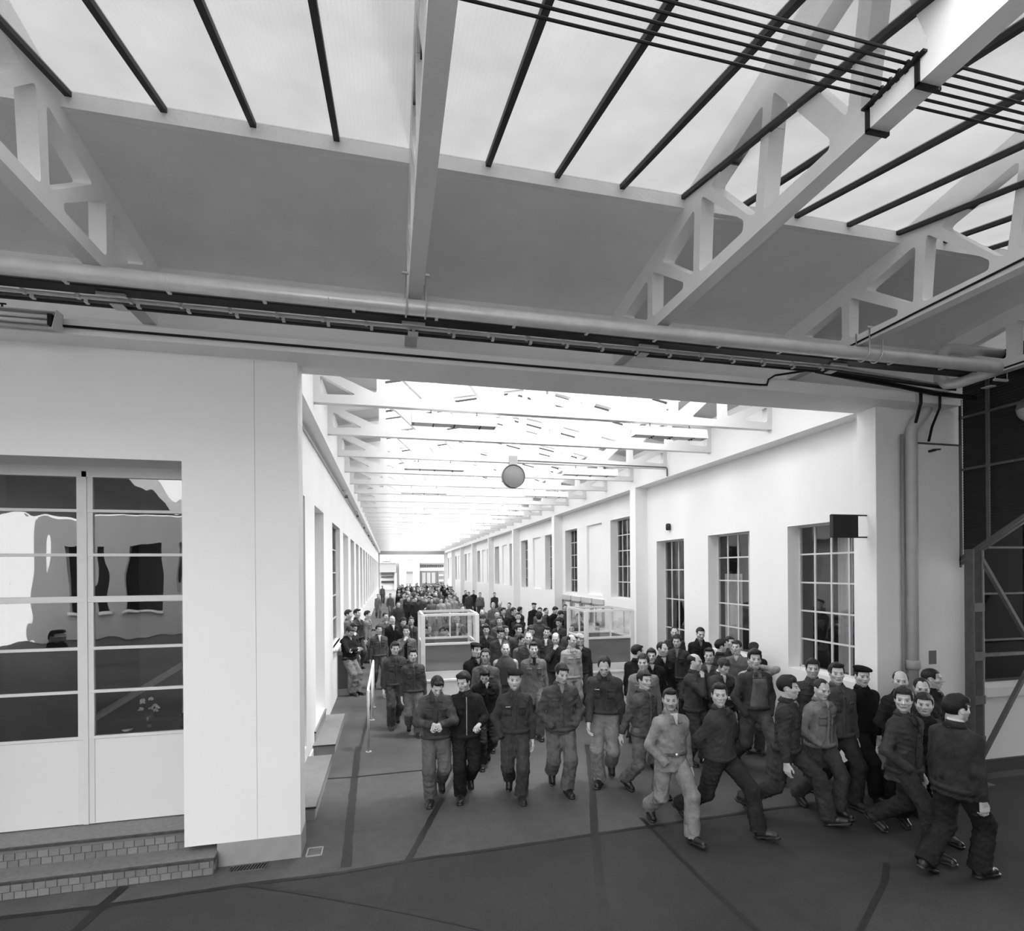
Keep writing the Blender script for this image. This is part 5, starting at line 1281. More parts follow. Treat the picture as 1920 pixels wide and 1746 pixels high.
CAST.append({'hyaw': -0.35, 'vee': 0, 'cap': 0.008, 'pockets': 0, 'placket': 0, 'label': 'man in a black beret and black high-necked jacket beside the white pier', 'yaw': -4, 'legs': 'walkR', 'armL': 'down', 'armR': 'down', 'hair': 'beret', 'jt': 0.01, 'tt': 0.01, 'px': 6.13, 'py': 5.85, 'h': 1.736})
CAST.append({'hyaw': -0.5, 'hem': 0.7, 'jk': 'coat', 'girth': 1.08, 'label': 'bald man in dark glasses half turned away beside the drainpipe', 'yaw': -14, 'legs': 'stand', 'armL': 'down', 'armR': 'jpocket', 'hair': 'fringe', 'jt': 0.02, 'tt': 0.02, 'px': 6.25, 'py': 5.4, 'h': 1.71})
CAST.append({'hyaw': -1.05, 'hem': 0.76, 'vee': 0.18, 'shirt': 0.02, 'face': 2, 'pockets': 0, 'label': 'young man in a long dark jacket staring at the camera, right of the pier', 'yaw': 11, 'legs': 'walkR', 'armL': 'down', 'armR': 'jpocket', 'hair': 'full', 'jt': 0.045, 'tt': 0.03, 'px': 5.41, 'py': 4.64, 'h': 1.757})
CAST.append({'hyaw': -0.5, 'hpitch': 0.15, 'label': 'bald-browed man between the two starers, sunlit forehead', 'yaw': -11, 'legs': 'stand', 'armL': 'down', 'armR': 'down', 'hair': 'receding', 'jt': 0.03, 'tt': 0.03, 'px': 6.34, 'py': 5.21, 'h': 1.66})
CAST.append({'hyaw': 0.1, 'face': 2, 'label': 'man in profile at the back of the right-hand knot, facing right', 'yaw': 29, 'legs': 'stand', 'armL': 'down', 'armR': 'down', 'hair': 'short', 'jt': 0.02, 'tt': 0.02, 'px': 6.75, 'py': 5.42, 'h': 1.71})
CAST.append({'hyaw': -0.75, 'face': 1, 'vee': 0.08, 'shirt': 0.02, 'label': 'curly-haired youth staring out from between darker coats on the right', 'yaw': -6, 'legs': 'stepL', 'armL': 'swingf', 'armR': 'down', 'hair': 'curly', 'jt': 0.02, 'tt': 0.02, 'px': 5.85, 'py': 4.77, 'h': 1.604})
CAST.append({'hyaw': -0.25, 'hem': 0.8, 'shirt': 0.6, 'collar': 1, 'pockets': 0, 'placket': 0, 'vee': 0, 'hairt': 0.008, 'whitecollar': 1, 'label': 'nearest man, seen from behind, dark jacket and white shirt collar', 'yaw': 92, 'legs': 'stepR', 'armL': 'down', 'armR': 'down', 'hair': 'full', 'jt': 0.035, 'tt': 0.022, 'px': 5.35, 'py': 4.06, 'h': 1.776})
CAST.append({'hem': 0.5, 'jk': 'coat', 'vee': 0.16, 'shirt': 0.03, 'hyaw': -0.25, 'label': 'curly man in a long pale dust coat, partly hidden', 'yaw': -22, 'legs': 'stand2', 'armL': 'down', 'armR': 'down', 'hair': 'curly', 'jt': 0.2, 'tt': 0.2, 'px': 3.8, 'py': 7.5, 'h': 1.71})
CAST.append({'hyaw': -0.6, 'pockets': 0, 'placket': 0, 'label': 'man in black with his head turned away left, hands behind, by the booth corner', 'yaw': 129, 'legs': 'stand', 'armL': 'down', 'armR': 'down', 'hair': 'side', 'jt': 0.018, 'tt': 0.03, 'px': 4.16, 'py': 8.46, 'h': 1.71})
CAST.append({'hyaw': -0.1, 'label': 'man with heavy wavy hair peering over the dust coat', 'yaw': -20, 'legs': 'stand', 'armL': 'down', 'armR': 'down', 'hair': 'full', 'jt': 0.02, 'tt': 0.03, 'px': 4.37, 'py': 8.33, 'h': 1.65})
CAST.append({'hyaw': 0.45, 'hairt': 0.008, 'label': 'receding dark-haired man in black, face turned right', 'yaw': -4, 'legs': 'stand', 'armL': 'down', 'armR': 'bent', 'hair': 'receding', 'jt': 0.018, 'tt': 0.03, 'px': 4.74, 'py': 8.65, 'h': 1.71})
CAST.append({'vee': 0.2, 'shirt': 0.16, 'hem': 0.8, 'hyaw': -0.1, 'hpitch': 0.15, 'label': 'tall man in an open dark jacket and checked shirt in front of the door', 'yaw': -35, 'legs': 'stand', 'armL': 'down', 'armR': 'down', 'hair': 'curly', 'jt': 0.045, 'tt': 0.05, 'px': 5.59, 'py': 9.57, 'h': 1.71})
CAST.append({'hpitch': 0.15, 'label': 'balding man in glasses standing in the window doorway', 'yaw': -30, 'legs': 'stand', 'armL': 'down', 'armR': 'down', 'hair': 'receding', 'jt': 0.04, 'tt': 0.04, 'px': 6.33, 'py': 10.96, 'h': 1.71})
CAST.append({'hpitch': 0.25, 'hyaw': 0.1, 'vee': 0.12, 'shirt': 0.12, 'label': 'dark man alone against the white wall between two windows', 'yaw': -22, 'legs': 'stand', 'armL': 'down', 'armR': 'down', 'hair': 'short', 'jt': 0.018, 'tt': 0.02, 'px': 6.35, 'py': 9.98, 'h': 1.8})
CAST.append({'hyaw': 0.25, 'hem': 0.84, 'vee': 0.08, 'shirt': 0.03, 'face': 3, 'pockets': 0, 'label': 'bald man in profile with his hand to his mouth', 'yaw': 30, 'legs': 'stand2', 'armL': 'down', 'armR': 'face', 'hair': 'fringe', 'jt': 0.05, 'tt': 0.05, 'px': 4.57, 'py': 7.35, 'h': 1.71})
CAST.append({'face': 2, 'vee': 0.14, 'shirt': 0.3, 'label': 'young man with a pale thin face and scarf behind the bald profile', 'yaw': -38, 'legs': 'stand', 'armL': 'down', 'armR': 'down', 'hair': 'quiff', 'jt': 0.06, 'tt': 0.05, 'px': 5.13, 'py': 7.79, 'h': 1.71})
CAST.append({'hpitch': 0.5, 'hyaw': 0.15, 'vee': 0.14, 'shirt': 0.55, 'hairt': 0.03, 'label': 'curly man looking down at his open white collar', 'yaw': -4, 'legs': 'stand2', 'armL': 'down', 'armR': 'front', 'hair': 'curly', 'jt': 0.055, 'tt': 0.05, 'px': 5.02, 'py': 7.33, 'h': 1.65})
CAST.append({'hyaw': -0.2, 'hairt': 0.006, 'label': 'man with bushy black hair, back of the head to us, under the second window', 'yaw': 86, 'legs': 'stand', 'armL': 'down', 'armR': 'down', 'hair': 'full', 'jt': 0.03, 'tt': 0.03, 'px': 6.11, 'py': 8.93, 'h': 1.66})
CAST.append({'hyaw': 0.2, 'hs': 1.0, 'label': 'thin-faced man glancing right, just below the second window panes', 'yaw': -5, 'legs': 'stand', 'armL': 'down', 'armR': 'down', 'hair': 'side', 'jt': 0.04, 'tt': 0.04, 'px': 6.69, 'py': 9.47, 'h': 1.65})
CAST.append({'jk': 'sweater', 'hyaw': -0.2, 'label': 'man in a pale crew jumper with a light collar by the second window', 'yaw': -44, 'legs': 'stand', 'armL': 'down', 'armR': 'down', 'hair': 'side', 'jt': 0.12, 'tt': 0.06, 'px': 6.19, 'py': 8.53, 'h': 1.7})
CAST.append({'cap': 0.03, 'hpitch': 0.4, 'label': 'man in a dark flat cap half hidden against the wall', 'yaw': -48, 'legs': 'stand', 'armL': 'down', 'armR': 'down', 'hair': 'cap', 'jt': 0.02, 'tt': 0.03, 'px': 6.55, 'py': 8.53, 'h': 1.66})
CAST.append({'hyaw': -0.2, 'pockets': 0, 'label': 'man in a pale checked shirt raising his hand to his ear', 'yaw': -29, 'legs': 'stand', 'armL': 'ear', 'armR': 'down', 'hair': 'short', 'jt': 0.3, 'tt': 0.1, 'px': 5.77, 'py': 7.56, 'h': 1.62})
CAST.append({'hyaw': 0.15, 'hem': 0.72, 'jk': 'coat', 'girth': 1.12, 'vee': 0.1, 'shirt': 0.14, 'cap': 0.012, 'placket': 0, 'label': 'broad man in a big dark coat and black beret beside the left booth', 'yaw': 13, 'legs': 'stand', 'armL': 'down', 'armR': 'down', 'hair': 'beret', 'jt': 0.014, 'tt': 0.02, 'px': 1.5, 'py': 9.44, 'h': 1.71})
CAST.append({'face': 2, 'skin': 0.34, 'label': 'thin man peering out behind the beret and big coat', 'yaw': -15, 'legs': 'stand', 'armL': 'down', 'armR': 'down', 'hair': 'short', 'jt': 0.1, 'tt': 0.08, 'px': 1.56, 'py': 8.75, 'h': 1.71})
CAST.append({'hpitch': 0.55, 'hyaw': -0.3, 'face': 2, 'label': 'man in black looking down, striding behind the zipped overalls', 'yaw': 2, 'legs': 'passR', 'armL': 'down', 'armR': 'down', 'hair': 'full', 'jt': 0.016, 'tt': 0.035, 'px': 1.42, 'py': 8.01, 'h': 1.561})
CAST.append({'jk': 'sweater', 'hem': 0.97, 'vest': 1, 'hairt': 0.05, 'label': 'man in a sleeveless pullover and pale shirt facing us squarely', 'yaw': -10, 'legs': 'stand', 'armL': 'down', 'armR': 'down', 'hair': 'receding', 'jt': 0.07, 'tt': 0.1, 'px': 2.05, 'py': 9.43, 'h': 1.71})
CAST.append({'hem': 0.62, 'jk': 'coat', 'vee': 0.14, 'shirt': 0.012, 'collar': 2, 'placket': 0, 'label': 'man in a long open grey work coat over a black jumper', 'yaw': -9, 'legs': 'stepL', 'armL': 'down', 'armR': 'down', 'hair': 'quiff', 'jt': 0.14, 'tt': 0.12, 'px': 2.54, 'py': 9.3, 'h': 1.723})
CAST.append({'hairt': 0.15, 'face': 1, 'label': 'fair balding man behind the pullover man, dark jacket with folds', 'yaw': -15, 'legs': 'stand', 'armL': 'down', 'armR': 'down', 'hair': 'receding', 'jt': 0.07, 'tt': 0.07, 'px': 2.86, 'py': 10.86, 'h': 1.71})
CAST.append({'hpitch': 0.35, 'hyaw': 0.25, 'shirt': 0.55, 'vee': 0.14, 'label': 'man with a tall black quiff, head down, white neckerchief', 'yaw': -4, 'legs': 'stand', 'armL': 'down', 'armR': 'down', 'hair': 'full', 'jt': 0.06, 'tt': 0.06, 'px': 2.47, 'py': 11.98, 'h': 1.71})
CAST.append({'hyaw': 0.3, 'label': 'man just behind the tall quiff, looking right', 'yaw': 8, 'legs': 'stand', 'armL': 'down', 'armR': 'down', 'hair': 'side', 'jt': 0.07, 'tt': 0.07, 'px': 2.83, 'py': 13.05, 'h': 1.63})
CAST.append({'hpitch': 0.15, 'shirt': 0.4, 'label': 'man with glossy black hair in profile, pale open collar, left of the fair balding man', 'yaw': 26, 'legs': 'stand', 'armL': 'down', 'armR': 'down', 'hair': 'full', 'jt': 0.1, 'tt': 0.07, 'px': 2.79, 'py': 11.22, 'h': 1.62})
CAST.append({'hpitch': 0.2, 'label': 'dark man in a pale collar next to the left booth post', 'yaw': -5, 'legs': 'stand', 'armL': 'down', 'armR': 'down', 'hair': 'full', 'jt': 0.04, 'tt': 0.05, 'px': 2.29, 'py': 12.78, 'h': 1.71})
CAST.append({'cap': 0.03, 'label': 'man in a dark cap beside the top of the booth frame', 'yaw': -5, 'legs': 'stand', 'armL': 'down', 'armR': 'down', 'hair': 'cap', 'jt': 0.06, 'tt': 0.05, 'px': 2.67, 'py': 15.43, 'h': 1.71})
CAST.append({'label': "man with a widow's peak above the booth corner", 'yaw': -10, 'legs': 'stand', 'armL': 'down', 'armR': 'down', 'hair': 'receding', 'jt': 0.05, 'tt': 0.05, 'px': 3.08, 'py': 17.88, 'h': 1.71})
CAST.append({'hairt': 0.02, 'label': 'man in grey with short fringe, mid crowd, behind the tall quiff', 'yaw': -14, 'legs': 'stand', 'armL': 'down', 'armR': 'down', 'hair': 'side', 'jt': 0.12, 'tt': 0.06, 'px': 3.05, 'py': 14.79, 'h': 1.71})
CAST.append({'label': 'small-faced man in grey, third behind the tall quiff', 'yaw': -7, 'legs': 'stand', 'armL': 'down', 'armR': 'down', 'hair': 'short', 'jt': 0.09, 'tt': 0.06, 'px': 3.42, 'py': 17.0, 'h': 1.71})
CAST.append({'hyaw': 0.3, 'label': 'man in a beret-like black cap turned to his neighbour, mid crowd', 'yaw': 8, 'legs': 'stand', 'armL': 'down', 'armR': 'down', 'hair': 'full', 'jt': 0.04, 'tt': 0.05, 'px': 3.87, 'py': 18.2, 'h': 1.71})
CAST.append({'mouth': 2, 'hyaw': 0.2, 'label': 'laughing man with black wavy hair turned to the right, mid crowd', 'yaw': 16, 'legs': 'stand', 'armL': 'down', 'armR': 'down', 'hair': 'full', 'jt': 0.07, 'tt': 0.06, 'px': 2.99, 'py': 12.36, 'h': 1.71})
CAST.append({'hpitch': 0.35, 'label': 'man whose pale forehead shows beside the peaked cap officer', 'yaw': -5, 'legs': 'stand', 'armL': 'down', 'armR': 'down', 'hair': 'side', 'jt': 0.06, 'tt': 0.06, 'px': 3.17, 'py': 11.86, 'h': 1.76})
CAST.append({'shirt': 0.6, 'vee': 0.16, 'hroll': 0.12, 'open': 0.02, 'label': 'young man with bright face and open white collar, head tilted, left of the nose-rubber', 'yaw': -22, 'legs': 'stand2', 'armL': 'down', 'armR': 'down', 'hair': 'quiff', 'jt': 0.06, 'tt': 0.07, 'px': 3.52, 'py': 11.75, 'h': 1.71})
CAST.append({'hpitch': 0.3, 'hairt': 0.08, 'label': 'bald man rubbing his nose with a raised fist', 'yaw': -26, 'legs': 'stand', 'armL': 'down', 'armR': 'face', 'hair': 'fringe', 'jt': 0.035, 'tt': 0.05, 'px': 3.41, 'py': 10.67, 'h': 1.71})
CAST.append({'hyaw': 0.35, 'mouth': 2, 'hem': 0.8, 'vee': 0.07, 'shirt': 0.4, 'skin': 0.48, 'label': 'smiling bald man in a pale cotton jacket with chest pockets', 'yaw': 11, 'legs': 'stand', 'armL': 'down', 'armR': 'down', 'hair': 'fringe', 'jt': 0.34, 'tt': 0.24, 'px': 3.56, 'py': 10.16, 'h': 1.71})
CAST.append({'cap': 0.4, 'hyaw': 0.2, 'mouth': 2, 'vee': 0.08, 'label': 'grinning man in a light flat cap and dark jacket by the right booth', 'yaw': -8, 'legs': 'stepL', 'armL': 'down', 'armR': 'down', 'hair': 'cap', 'jt': 0.035, 'tt': 0.05, 'px': 3.86, 'py': 10.46, 'h': 1.71})
CAST.append({'cap': 0.04, 'pockets': 0, 'placket': 0, 'label': 'man in a peaked uniform cap seen from behind', 'yaw': 154, 'legs': 'stand', 'armL': 'down', 'armR': 'down', 'hair': 'peaked', 'jt': 0.07, 'tt': 0.06, 'px': 4.36, 'py': 15.29, 'h': 1.71})
CAST.append({'hpitch': 0.2, 'label': 'man covering his face with both hands, dark jacket', 'yaw': -14, 'legs': 'stand', 'armL': 'face', 'armR': 'face', 'hair': 'short', 'jt': 0.022, 'tt': 0.03, 'px': 3.94, 'py': 16.2, 'h': 1.71})
CAST.append({'hyaw': 0.3, 'label': 'man with curly hair leaning toward the one covering his face', 'yaw': 27, 'legs': 'stand', 'armL': 'down', 'armR': 'down', 'hair': 'curly', 'jt': 0.02, 'tt': 0.03, 'px': 4.08, 'py': 17.5, 'h': 1.75})
CAST.append({'hairt': 0.006, 'label': 'black-haired man behind the covered face, seen from the back', 'yaw': 116, 'legs': 'stand', 'armL': 'down', 'armR': 'down', 'hair': 'full', 'jt': 0.03, 'tt': 0.03, 'px': 4.71, 'py': 19.16, 'h': 1.65})
CAST.append({'label': 'short-haired man looking left with a pale cheek, rear of the middle crowd', 'yaw': -33, 'legs': 'stand', 'armL': 'down', 'armR': 'down', 'hair': 'short', 'jt': 0.09, 'tt': 0.06, 'px': 4.76, 'py': 21.13, 'h': 1.71})
CAST.append({'cap': 0.01, 'girth': 1.06, 'label': 'stout man in a black beret standing apart against the wall', 'yaw': -10, 'legs': 'stand', 'armL': 'down', 'armR': 'down', 'hair': 'beret', 'jt': 0.018, 'tt': 0.03, 'px': 5.62, 'py': 20.46, 'h': 1.71})
CAST.append({'label': 'man facing front just right of the stout beret', 'yaw': -21, 'legs': 'stand', 'armL': 'down', 'armR': 'down', 'hair': 'side', 'jt': 0.1, 'tt': 0.06, 'px': 5.16, 'py': 17.99, 'h': 1.71})
CAST.append({'label': 'man in profile facing right, two to the right of the stout beret', 'yaw': 43, 'legs': 'stand', 'armL': 'down', 'armR': 'down', 'hair': 'short', 'jt': 0.05, 'tt': 0.05, 'px': 5.52, 'py': 18.49, 'h': 1.65})
CAST.append({'hpitch': 0.4, 'hairt': 0.006, 'label': 'man with a mop of black hair, head bent right, near the right booth', 'yaw': 28, 'legs': 'stand', 'armL': 'down', 'armR': 'down', 'hair': 'full', 'jt': 0.015, 'tt': 0.03, 'px': 5.77, 'py': 18.32, 'h': 1.71})
CAST.append({'hpitch': 0.5, 'hairt': 0.006, 'label': 'man in black stooping beside the left post of the right booth', 'yaw': 32, 'legs': 'stand', 'armL': 'down', 'armR': 'down', 'hair': 'curly', 'jt': 0.015, 'tt': 0.03, 'px': 5.38, 'py': 16.55, 'h': 1.71})
CAST.append({'hpitch': 0.3, 'label': 'man in glasses looking down in front of the right booth', 'yaw': -48, 'legs': 'stand', 'armL': 'down', 'armR': 'down', 'hair': 'full', 'jt': 0.05, 'tt': 0.05, 'px': 4.58, 'py': 13.97, 'h': 1.71})
CAST.append({'hairt': 0.1, 'label': 'grey-haired man at the back by the first notice board', 'yaw': 11, 'legs': 'stand', 'armL': 'down', 'armR': 'down', 'hair': 'side', 'jt': 0.08, 'tt': 0.06, 'px': 6.55, 'py': 19.38, 'h': 1.71})
CAST.append({'label': 'man with a pompadour seen through the left side of the right booth', 'yaw': -30, 'legs': 'stand', 'armL': 'down', 'armR': 'down', 'hair': 'full', 'jt': 0.07, 'tt': 0.06, 'px': 5.56, 'py': 15.11, 'h': 1.71})
CAST.append({'label': 'lower of the two faces behind the left side pane of the right booth', 'yaw': -14, 'legs': 'stand', 'armL': 'down', 'armR': 'down', 'hair': 'short', 'jt': 0.08, 'tt': 0.06, 'px': 4.27, 'py': 12.19, 'h': 1.71})
CAST.append({'hpitch': 0.15, 'vee': 0.08, 'shirt': 0.05, 'label': 'lone dark-haired man standing inside the right booth', 'yaw': -17, 'legs': 'stand', 'armL': 'down', 'armR': 'down', 'hair': 'short', 'jt': 0.035, 'tt': 0.04, 'px': 4.98, 'py': 12.29, 'h': 1.71})
CAST.append({'hairt': 0.35, 'label': 'white-haired man behind the left booth, beneath the lone walker', 'yaw': -11, 'legs': 'stand', 'armL': 'down', 'armR': 'down', 'hair': 'side', 'jt': 0.12, 'tt': 0.06, 'px': 4.14, 'py': 21.36, 'h': 1.71})
CAST.append({'hairt': 0.2, 'label': 'bald pale-headed man next to the white-haired one', 'yaw': -7, 'legs': 'stand', 'armL': 'down', 'armR': 'down', 'hair': 'fringe', 'jt': 0.12, 'tt': 0.06, 'px': 4.63, 'py': 22.4, 'h': 1.71})
CAST.append({'label': 'dark-haired man whose crown shows just over the booth roof rail', 'yaw': 2, 'legs': 'stand', 'armL': 'down', 'armR': 'down', 'hair': 'short', 'jt': 0.06, 'tt': 0.06, 'px': 2.7, 'py': 20.09, 'h': 1.71})
CAST.append({'hyaw': 0.2, 'label': 'profile of a dark youth behind the left pane of the left booth', 'yaw': 56, 'legs': 'stand', 'armL': 'down', 'armR': 'down', 'hair': 'full', 'jt': 0.06, 'tt': 0.06, 'px': 0.88, 'py': 13.16, 'h': 1.71})
CAST.append({'hyaw': -0.3, 'hpitch': 0.3, 'shirt': 0.5, 'vee': 0.16, 'label': 'man lighting something with both hands behind the left booth glass', 'yaw': -56, 'legs': 'stand', 'armL': 'front', 'armR': 'front', 'hair': 'quiff', 'jt': 0.1, 'tt': 0.07, 'px': 1.35, 'py': 12.83, 'h': 1.71})
CAST.append({'shirt': 0.6, 'vee': 0.26, 'open': 0.03, 'label': 'man in an open pale jacket and white shirt behind the left booth', 'yaw': -7, 'legs': 'stand', 'armL': 'down', 'armR': 'down', 'hair': 'side', 'jt': 0.12, 'tt': 0.07, 'px': 1.98, 'py': 15.92, 'h': 1.71})
CAST.append({'pockets': 0, 'placket': 0, 'label': 'black-haired man seen from behind at the right pane of the left booth', 'yaw': 167, 'legs': 'stand', 'armL': 'down', 'armR': 'down', 'hair': 'full', 'jt': 0.03, 'tt': 0.03, 'px': 1.71, 'py': 12.36, 'h': 1.71})
CAST.append({'jk': 'sweater', 'hpitch': 0.6, 'lean': -0.08, 'hairt': 0.03, 'label': 'man in a dark jumper leaning on the wall with folded arms, looking down', 'yaw': 52, 'legs': 'lean', 'armL': 'fold', 'armR': 'fold', 'hair': 'side', 'jt': 0.022, 'tt': 0.17, 'px': -0.98, 'py': 13.6, 'h': 1.723})
CAST.append({'hpitch': 0.4, 'hyaw': 0.2, 'label': 'man rubbing his eye beside the one leaning in a dark jumper', 'yaw': 44, 'legs': 'stand', 'armL': 'down', 'armR': 'face', 'hair': 'quiff', 'jt': 0.05, 'tt': 0.05, 'px': -0.99, 'py': 14.66, 'h': 1.665})
CAST.append({'hairt': 0.02, 'hyaw': 0.2, 'pz': 0.1, 'label': 'leftmost head by the wall, wavy hair, face turned right', 'yaw': 64, 'legs': 'stand', 'armL': 'down', 'armR': 'down', 'hair': 'full', 'jt': 0.14, 'tt': 0.08, 'px': -1.21, 'py': 16.47, 'h': 1.77})
CAST.append({'hyaw': 0.1, 'label': 'tall man in a dark jacket by the wall, squinting to the right', 'yaw': 48, 'legs': 'stand', 'armL': 'down', 'armR': 'down', 'hair': 'quiff', 'jt': 0.055, 'tt': 0.055, 'px': -0.99, 'py': 17.03, 'h': 1.86})
CAST.append({'hyaw': 0.1, 'jk': 'coat', 'hem': 0.6, 'label': 'man in profile in a pale coat, third head from the wall', 'yaw': 72, 'legs': 'stand', 'armL': 'bent', 'armR': 'down', 'hair': 'full', 'jt': 0.2, 'tt': 0.1, 'px': -0.73, 'py': 18.17, 'h': 1.71})
CAST.append({'hyaw': 0.15, 'shirt': 0.6, 'vee': 0.18, 'girth': 1.05, 'label': 'stout man in a buttoned grey jacket and white shirt walking beside the rail', 'yaw': 13, 'legs': 'stepL', 'armL': 'down', 'armR': 'down', 'hair': 'side', 'jt': 0.09, 'tt': 0.1, 'px': -0.28, 'py': 14.13, 'h': 1.65})
CAST.append({'hyaw': 0.05, 'hem': 0.88, 'collar': 2, 'vee': 0.12, 'shirt': 0.08, 'hpitch': 0.1, 'label': 'frowning man in a grey jacket with folded collar, pale hand at his hip', 'yaw': 8, 'legs': 'passR', 'armL': 'down', 'armR': 'down', 'hair': 'full', 'jt': 0.065, 'tt': 0.075, 'px': 0.09, 'py': 10.44, 'h': 1.659})
CAST.append({'hem': 0.9, 'vee': 0.09, 'shirt': 0.12, 'label': 'fresh-faced young man with pocketed jacket and pale trousers left of the booth', 'yaw': 2, 'legs': 'passL', 'armL': 'down', 'armR': 'down', 'hair': 'quiff', 'jt': 0.06, 'tt': 0.15, 'px': 0.41, 'py': 9.85, 'h': 1.593})
CAST.append({'hyaw': 0.2, 'label': 'square-jawed man in a pale jacket above the stout walker', 'yaw': 20, 'legs': 'stand', 'armL': 'down', 'armR': 'down', 'hair': 'short', 'jt': 0.15, 'tt': 0.08, 'px': -0.14, 'py': 17.26, 'h': 1.71})
CAST.append({'hairt': 0.25, 'shirt': 0.6, 'vee': 0.16, 'hpitch': -0.25, 'face': 3, 'label': 'fair bald man in a black jacket with a white collar, chin raised', 'yaw': 15, 'legs': 'stand', 'armL': 'down', 'armR': 'down', 'hair': 'fringe', 'jt': 0.022, 'tt': 0.03, 'px': 0.08, 'py': 15.94, 'h': 1.71})
CAST.append({'hairt': 0.005, 'hpitch': 0.2, 'label': 'man with a great mass of curly black hair', 'yaw': 9, 'legs': 'stand', 'armL': 'down', 'armR': 'down', 'hair': 'curly', 'jt': 0.03, 'tt': 0.04, 'px': 0.37, 'py': 15.31, 'h': 1.71})
CAST.append({'shirt': 0.012, 'open': 0.03, 'vee': 0.2, 'label': 'man in a pale jacket smoking with his hand at his lips', 'yaw': -10, 'legs': 'stand', 'armL': 'down', 'armR': 'face', 'hair': 'curly', 'jt': 0.14, 'tt': 0.08, 'px': 0.39, 'py': 12.9, 'h': 1.71})
CAST.append({'hairt': 0.05, 'label': 'bright-browed man right of the curly mass of hair', 'yaw': 3, 'legs': 'stand', 'armL': 'down', 'armR': 'down', 'hair': 'side', 'jt': 0.07, 'tt': 0.06, 'px': 0.63, 'py': 16.11, 'h': 1.65})
CAST.append({'hairt': 0.006, 'label': 'dark sullen man with black hair in front of the far strollers', 'yaw': 4, 'legs': 'stand', 'armL': 'down', 'armR': 'down', 'hair': 'short', 'jt': 0.05, 'tt': 0.05, 'px': 0.37, 'py': 23.56, 'h': 1.71})
CAST.append({'label': 'lone man in pale overalls walking along the left wall', 'yaw': 9, 'legs': 'stepL', 'armL': 'down', 'armR': 'down', 'hair': 'short', 'jt': 0.18, 'tt': 0.16, 'px': -0.73, 'py': 35.52, 'h': 1.581})
CAST.append({'label': 'man in a dark jacket with paler trousers, second along the left wall', 'yaw': 15, 'legs': 'stepR', 'armL': 'down', 'armR': 'down', 'hair': 'side', 'jt': 0.1, 'tt': 0.12, 'px': 0.05, 'py': 34.87, 'h': 1.63})
CAST.append({'jk': 'coat', 'hem': 0.7, 'label': 'man in a pale dust coat, third along the left wall', 'yaw': 4, 'legs': 'stand', 'armL': 'down', 'armR': 'down', 'hair': 'short', 'jt': 0.24, 'tt': 0.18, 'px': 0.83, 'py': 32.74, 'h': 1.683})
CAST.append({'label': 'man against the far wall left of a striped awning, alone', 'yaw': 21, 'legs': 'stand', 'armL': 'down', 'armR': 'down', 'hair': 'short', 'jt': 0.1, 'tt': 0.06, 'px': -0.65, 'py': 51.63, 'h': 1.71})
CAST.append({'label': 'rearmost of the five by the right wall, black jacket', 'yaw': 12, 'legs': 'stand', 'armL': 'down', 'armR': 'down', 'hair': 'short', 'jt': 0.02, 'tt': 0.03, 'px': 5.02, 'py': 35.71, 'h': 1.71})
CAST.append({'label': 'second of the five by the right wall, grey open coat', 'yaw': -8, 'legs': 'stand', 'armL': 'down', 'armR': 'down', 'hair': 'side', 'jt': 0.06, 'tt': 0.05, 'px': 4.82, 'py': 32.87, 'h': 1.71})
CAST.append({'label': 'third of the five by the right wall, half hidden black jacket', 'yaw': -19, 'legs': 'stand', 'armL': 'down', 'armR': 'down', 'hair': 'short', 'jt': 0.02, 'tt': 0.03, 'px': 5.53, 'py': 35.48, 'h': 1.71})
CAST.append({'label': 'fourth of the five by the right wall, pale smock shading to dark', 'yaw': -10, 'legs': 'stand', 'armL': 'down', 'armR': 'down', 'hair': 'short', 'jt': 0.13, 'tt': 0.05, 'px': 5.35, 'py': 31.77, 'h': 1.71})
CAST.append({'label': 'lone dark walker nearest the wall niches, fifth by the right wall', 'yaw': -11, 'legs': 'stand', 'armL': 'down', 'armR': 'down', 'hair': 'side', 'jt': 0.04, 'tt': 0.04, 'px': 6.17, 'py': 31.41, 'h': 1.71})
CAST.append({'shirt': 0.5, 'label': 'man in an open collar with round face just behind the left booth roof', 'yaw': 1, 'legs': 'stand', 'armL': 'down', 'armR': 'down', 'hair': 'quiff', 'jt': 0.12, 'tt': 0.08, 'px': 2.0, 'py': 26.14, 'h': 1.71})
CAST.append({'label': 'man in a pale buttoned jacket behind the booth roof, right of the round face', 'yaw': 3, 'legs': 'stand', 'armL': 'down', 'armR': 'down', 'hair': 'side', 'jt': 0.32, 'tt': 0.15, 'px': 2.46, 'py': 26.13, 'h': 1.71})
CAST.append({'label': 'man with elbow out in a white jacket, right edge of the packed crowd', 'yaw': 14, 'legs': 'stand', 'armL': 'down', 'armR': 'pocket', 'hair': 'full', 'jt': 0.3, 'tt': 0.04, 'px': 3.38, 'py': 30.9, 'h': 1.71})
CAST.append({'jk': 'coat', 'hem': 0.5, 'label': 'tall man in a long black coat at the right edge of the packed crowd', 'yaw': -17, 'legs': 'stand', 'armL': 'chest', 'armR': 'down', 'hair': 'short', 'jt': 0.012, 'tt': 0.012, 'px': 4.12, 'py': 35.09, 'h': 1.71})
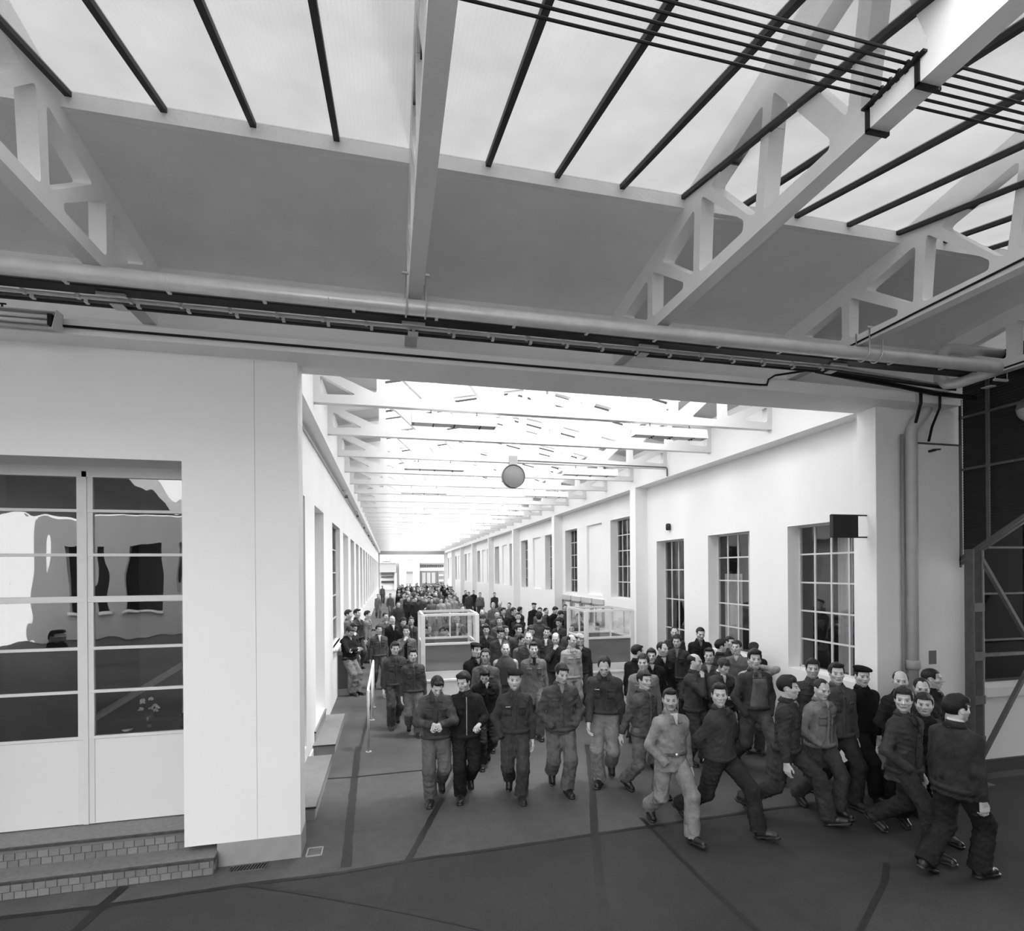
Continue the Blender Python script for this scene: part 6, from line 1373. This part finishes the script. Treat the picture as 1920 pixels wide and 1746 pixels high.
# ---------------------------------------------------------------- place everybody
def place_all():
    for i, k in enumerate(CAST):
        d = math.hypot(k['px'], k['py'])
        k['lod'] = 0 if d < 8.3 else (1 if d < 19 else 2)
        k['seed'] = 11+i
        e = person(k)
        e.location = (k['px'], k['py'], k.get('pz', 0)); e.rotation_euler = (0, 0, math.radians(k['yaw']))
        e['label'] = k['label']; e['category'] = 'man'
        e['group'] = 'workers streaming out of the corridor'
place_all()
onlooker = person(dict(lod=1, h=1.72, seed=77, jt=.02, tt=.03, legs='stand', armL='down', armR='down', hair='full', pockets=0))
onlooker.location = (-7.6, -1.5, 0); onlooker.rotation_euler = (0, 0, math.radians(80)); onlooker['label'] = 'man beside the camera whose reflection shows in the left glazed door leaf'; onlooker['category'] = 'man'
# the packed crowd at the deep end: eight men, copied one by one
rg = random.Random(4)
proto = []
hairs = ['short', 'quiff', 'full', 'side', 'fringe', 'beret', 'curly', 'short']
tones = [.03, .06, .10, .02, .16, .05, .30, .012]
for i in range(8):
    proto.append(person(dict(lod=2, h=1.70, seed=90+i, jt=tones[i], tt=max(.03, tones[i]*.9), legs=('stepL', 'stepR', 'stand', 'passL')[i % 4], armL=('down', 'bent', 'down', 'pocket')[i % 4], armR='down', hair=hairs[i], face=i % 4)))
pts = []; tries = 0
TAIL = 'man in work clothes packed into the dense far end of the crowd'
taken = [(k['px'], k['py']) for k in CAST]
while len(pts) < 92 and tries < 20000:
    tries += 1
    y = 26.5+(rg.random()**1.15)*33
    lo, hi = max(.35, .016*y), min(5.7, .118*y+.1)
    x = rg.uniform(lo, hi)
    if y < 33 and x < .9: continue
    if all(math.hypot(x-a, y-b) > .62 for a, b in pts+taken): pts.append((x, y))
for i, (x, y) in enumerate(pts):
    src = proto[i % 8]
    if i < 8: e = src
    else:
        e = src.copy(); link(e)
        for ch in src.children: c_ = ch.copy(); c_.parent = e; link(c_)
    e.location = (x, y, 0); e.rotation_euler = (0, 0, rg.uniform(-.45, .45)-math.atan2(x, y)); s_ = rg.uniform(.95, 1.05); e.scale = (s_, s_, s_)
    e['label'] = TAIL; e['category'] = 'man'; e['group'] = 'packed crowd at the far end of the corridor'
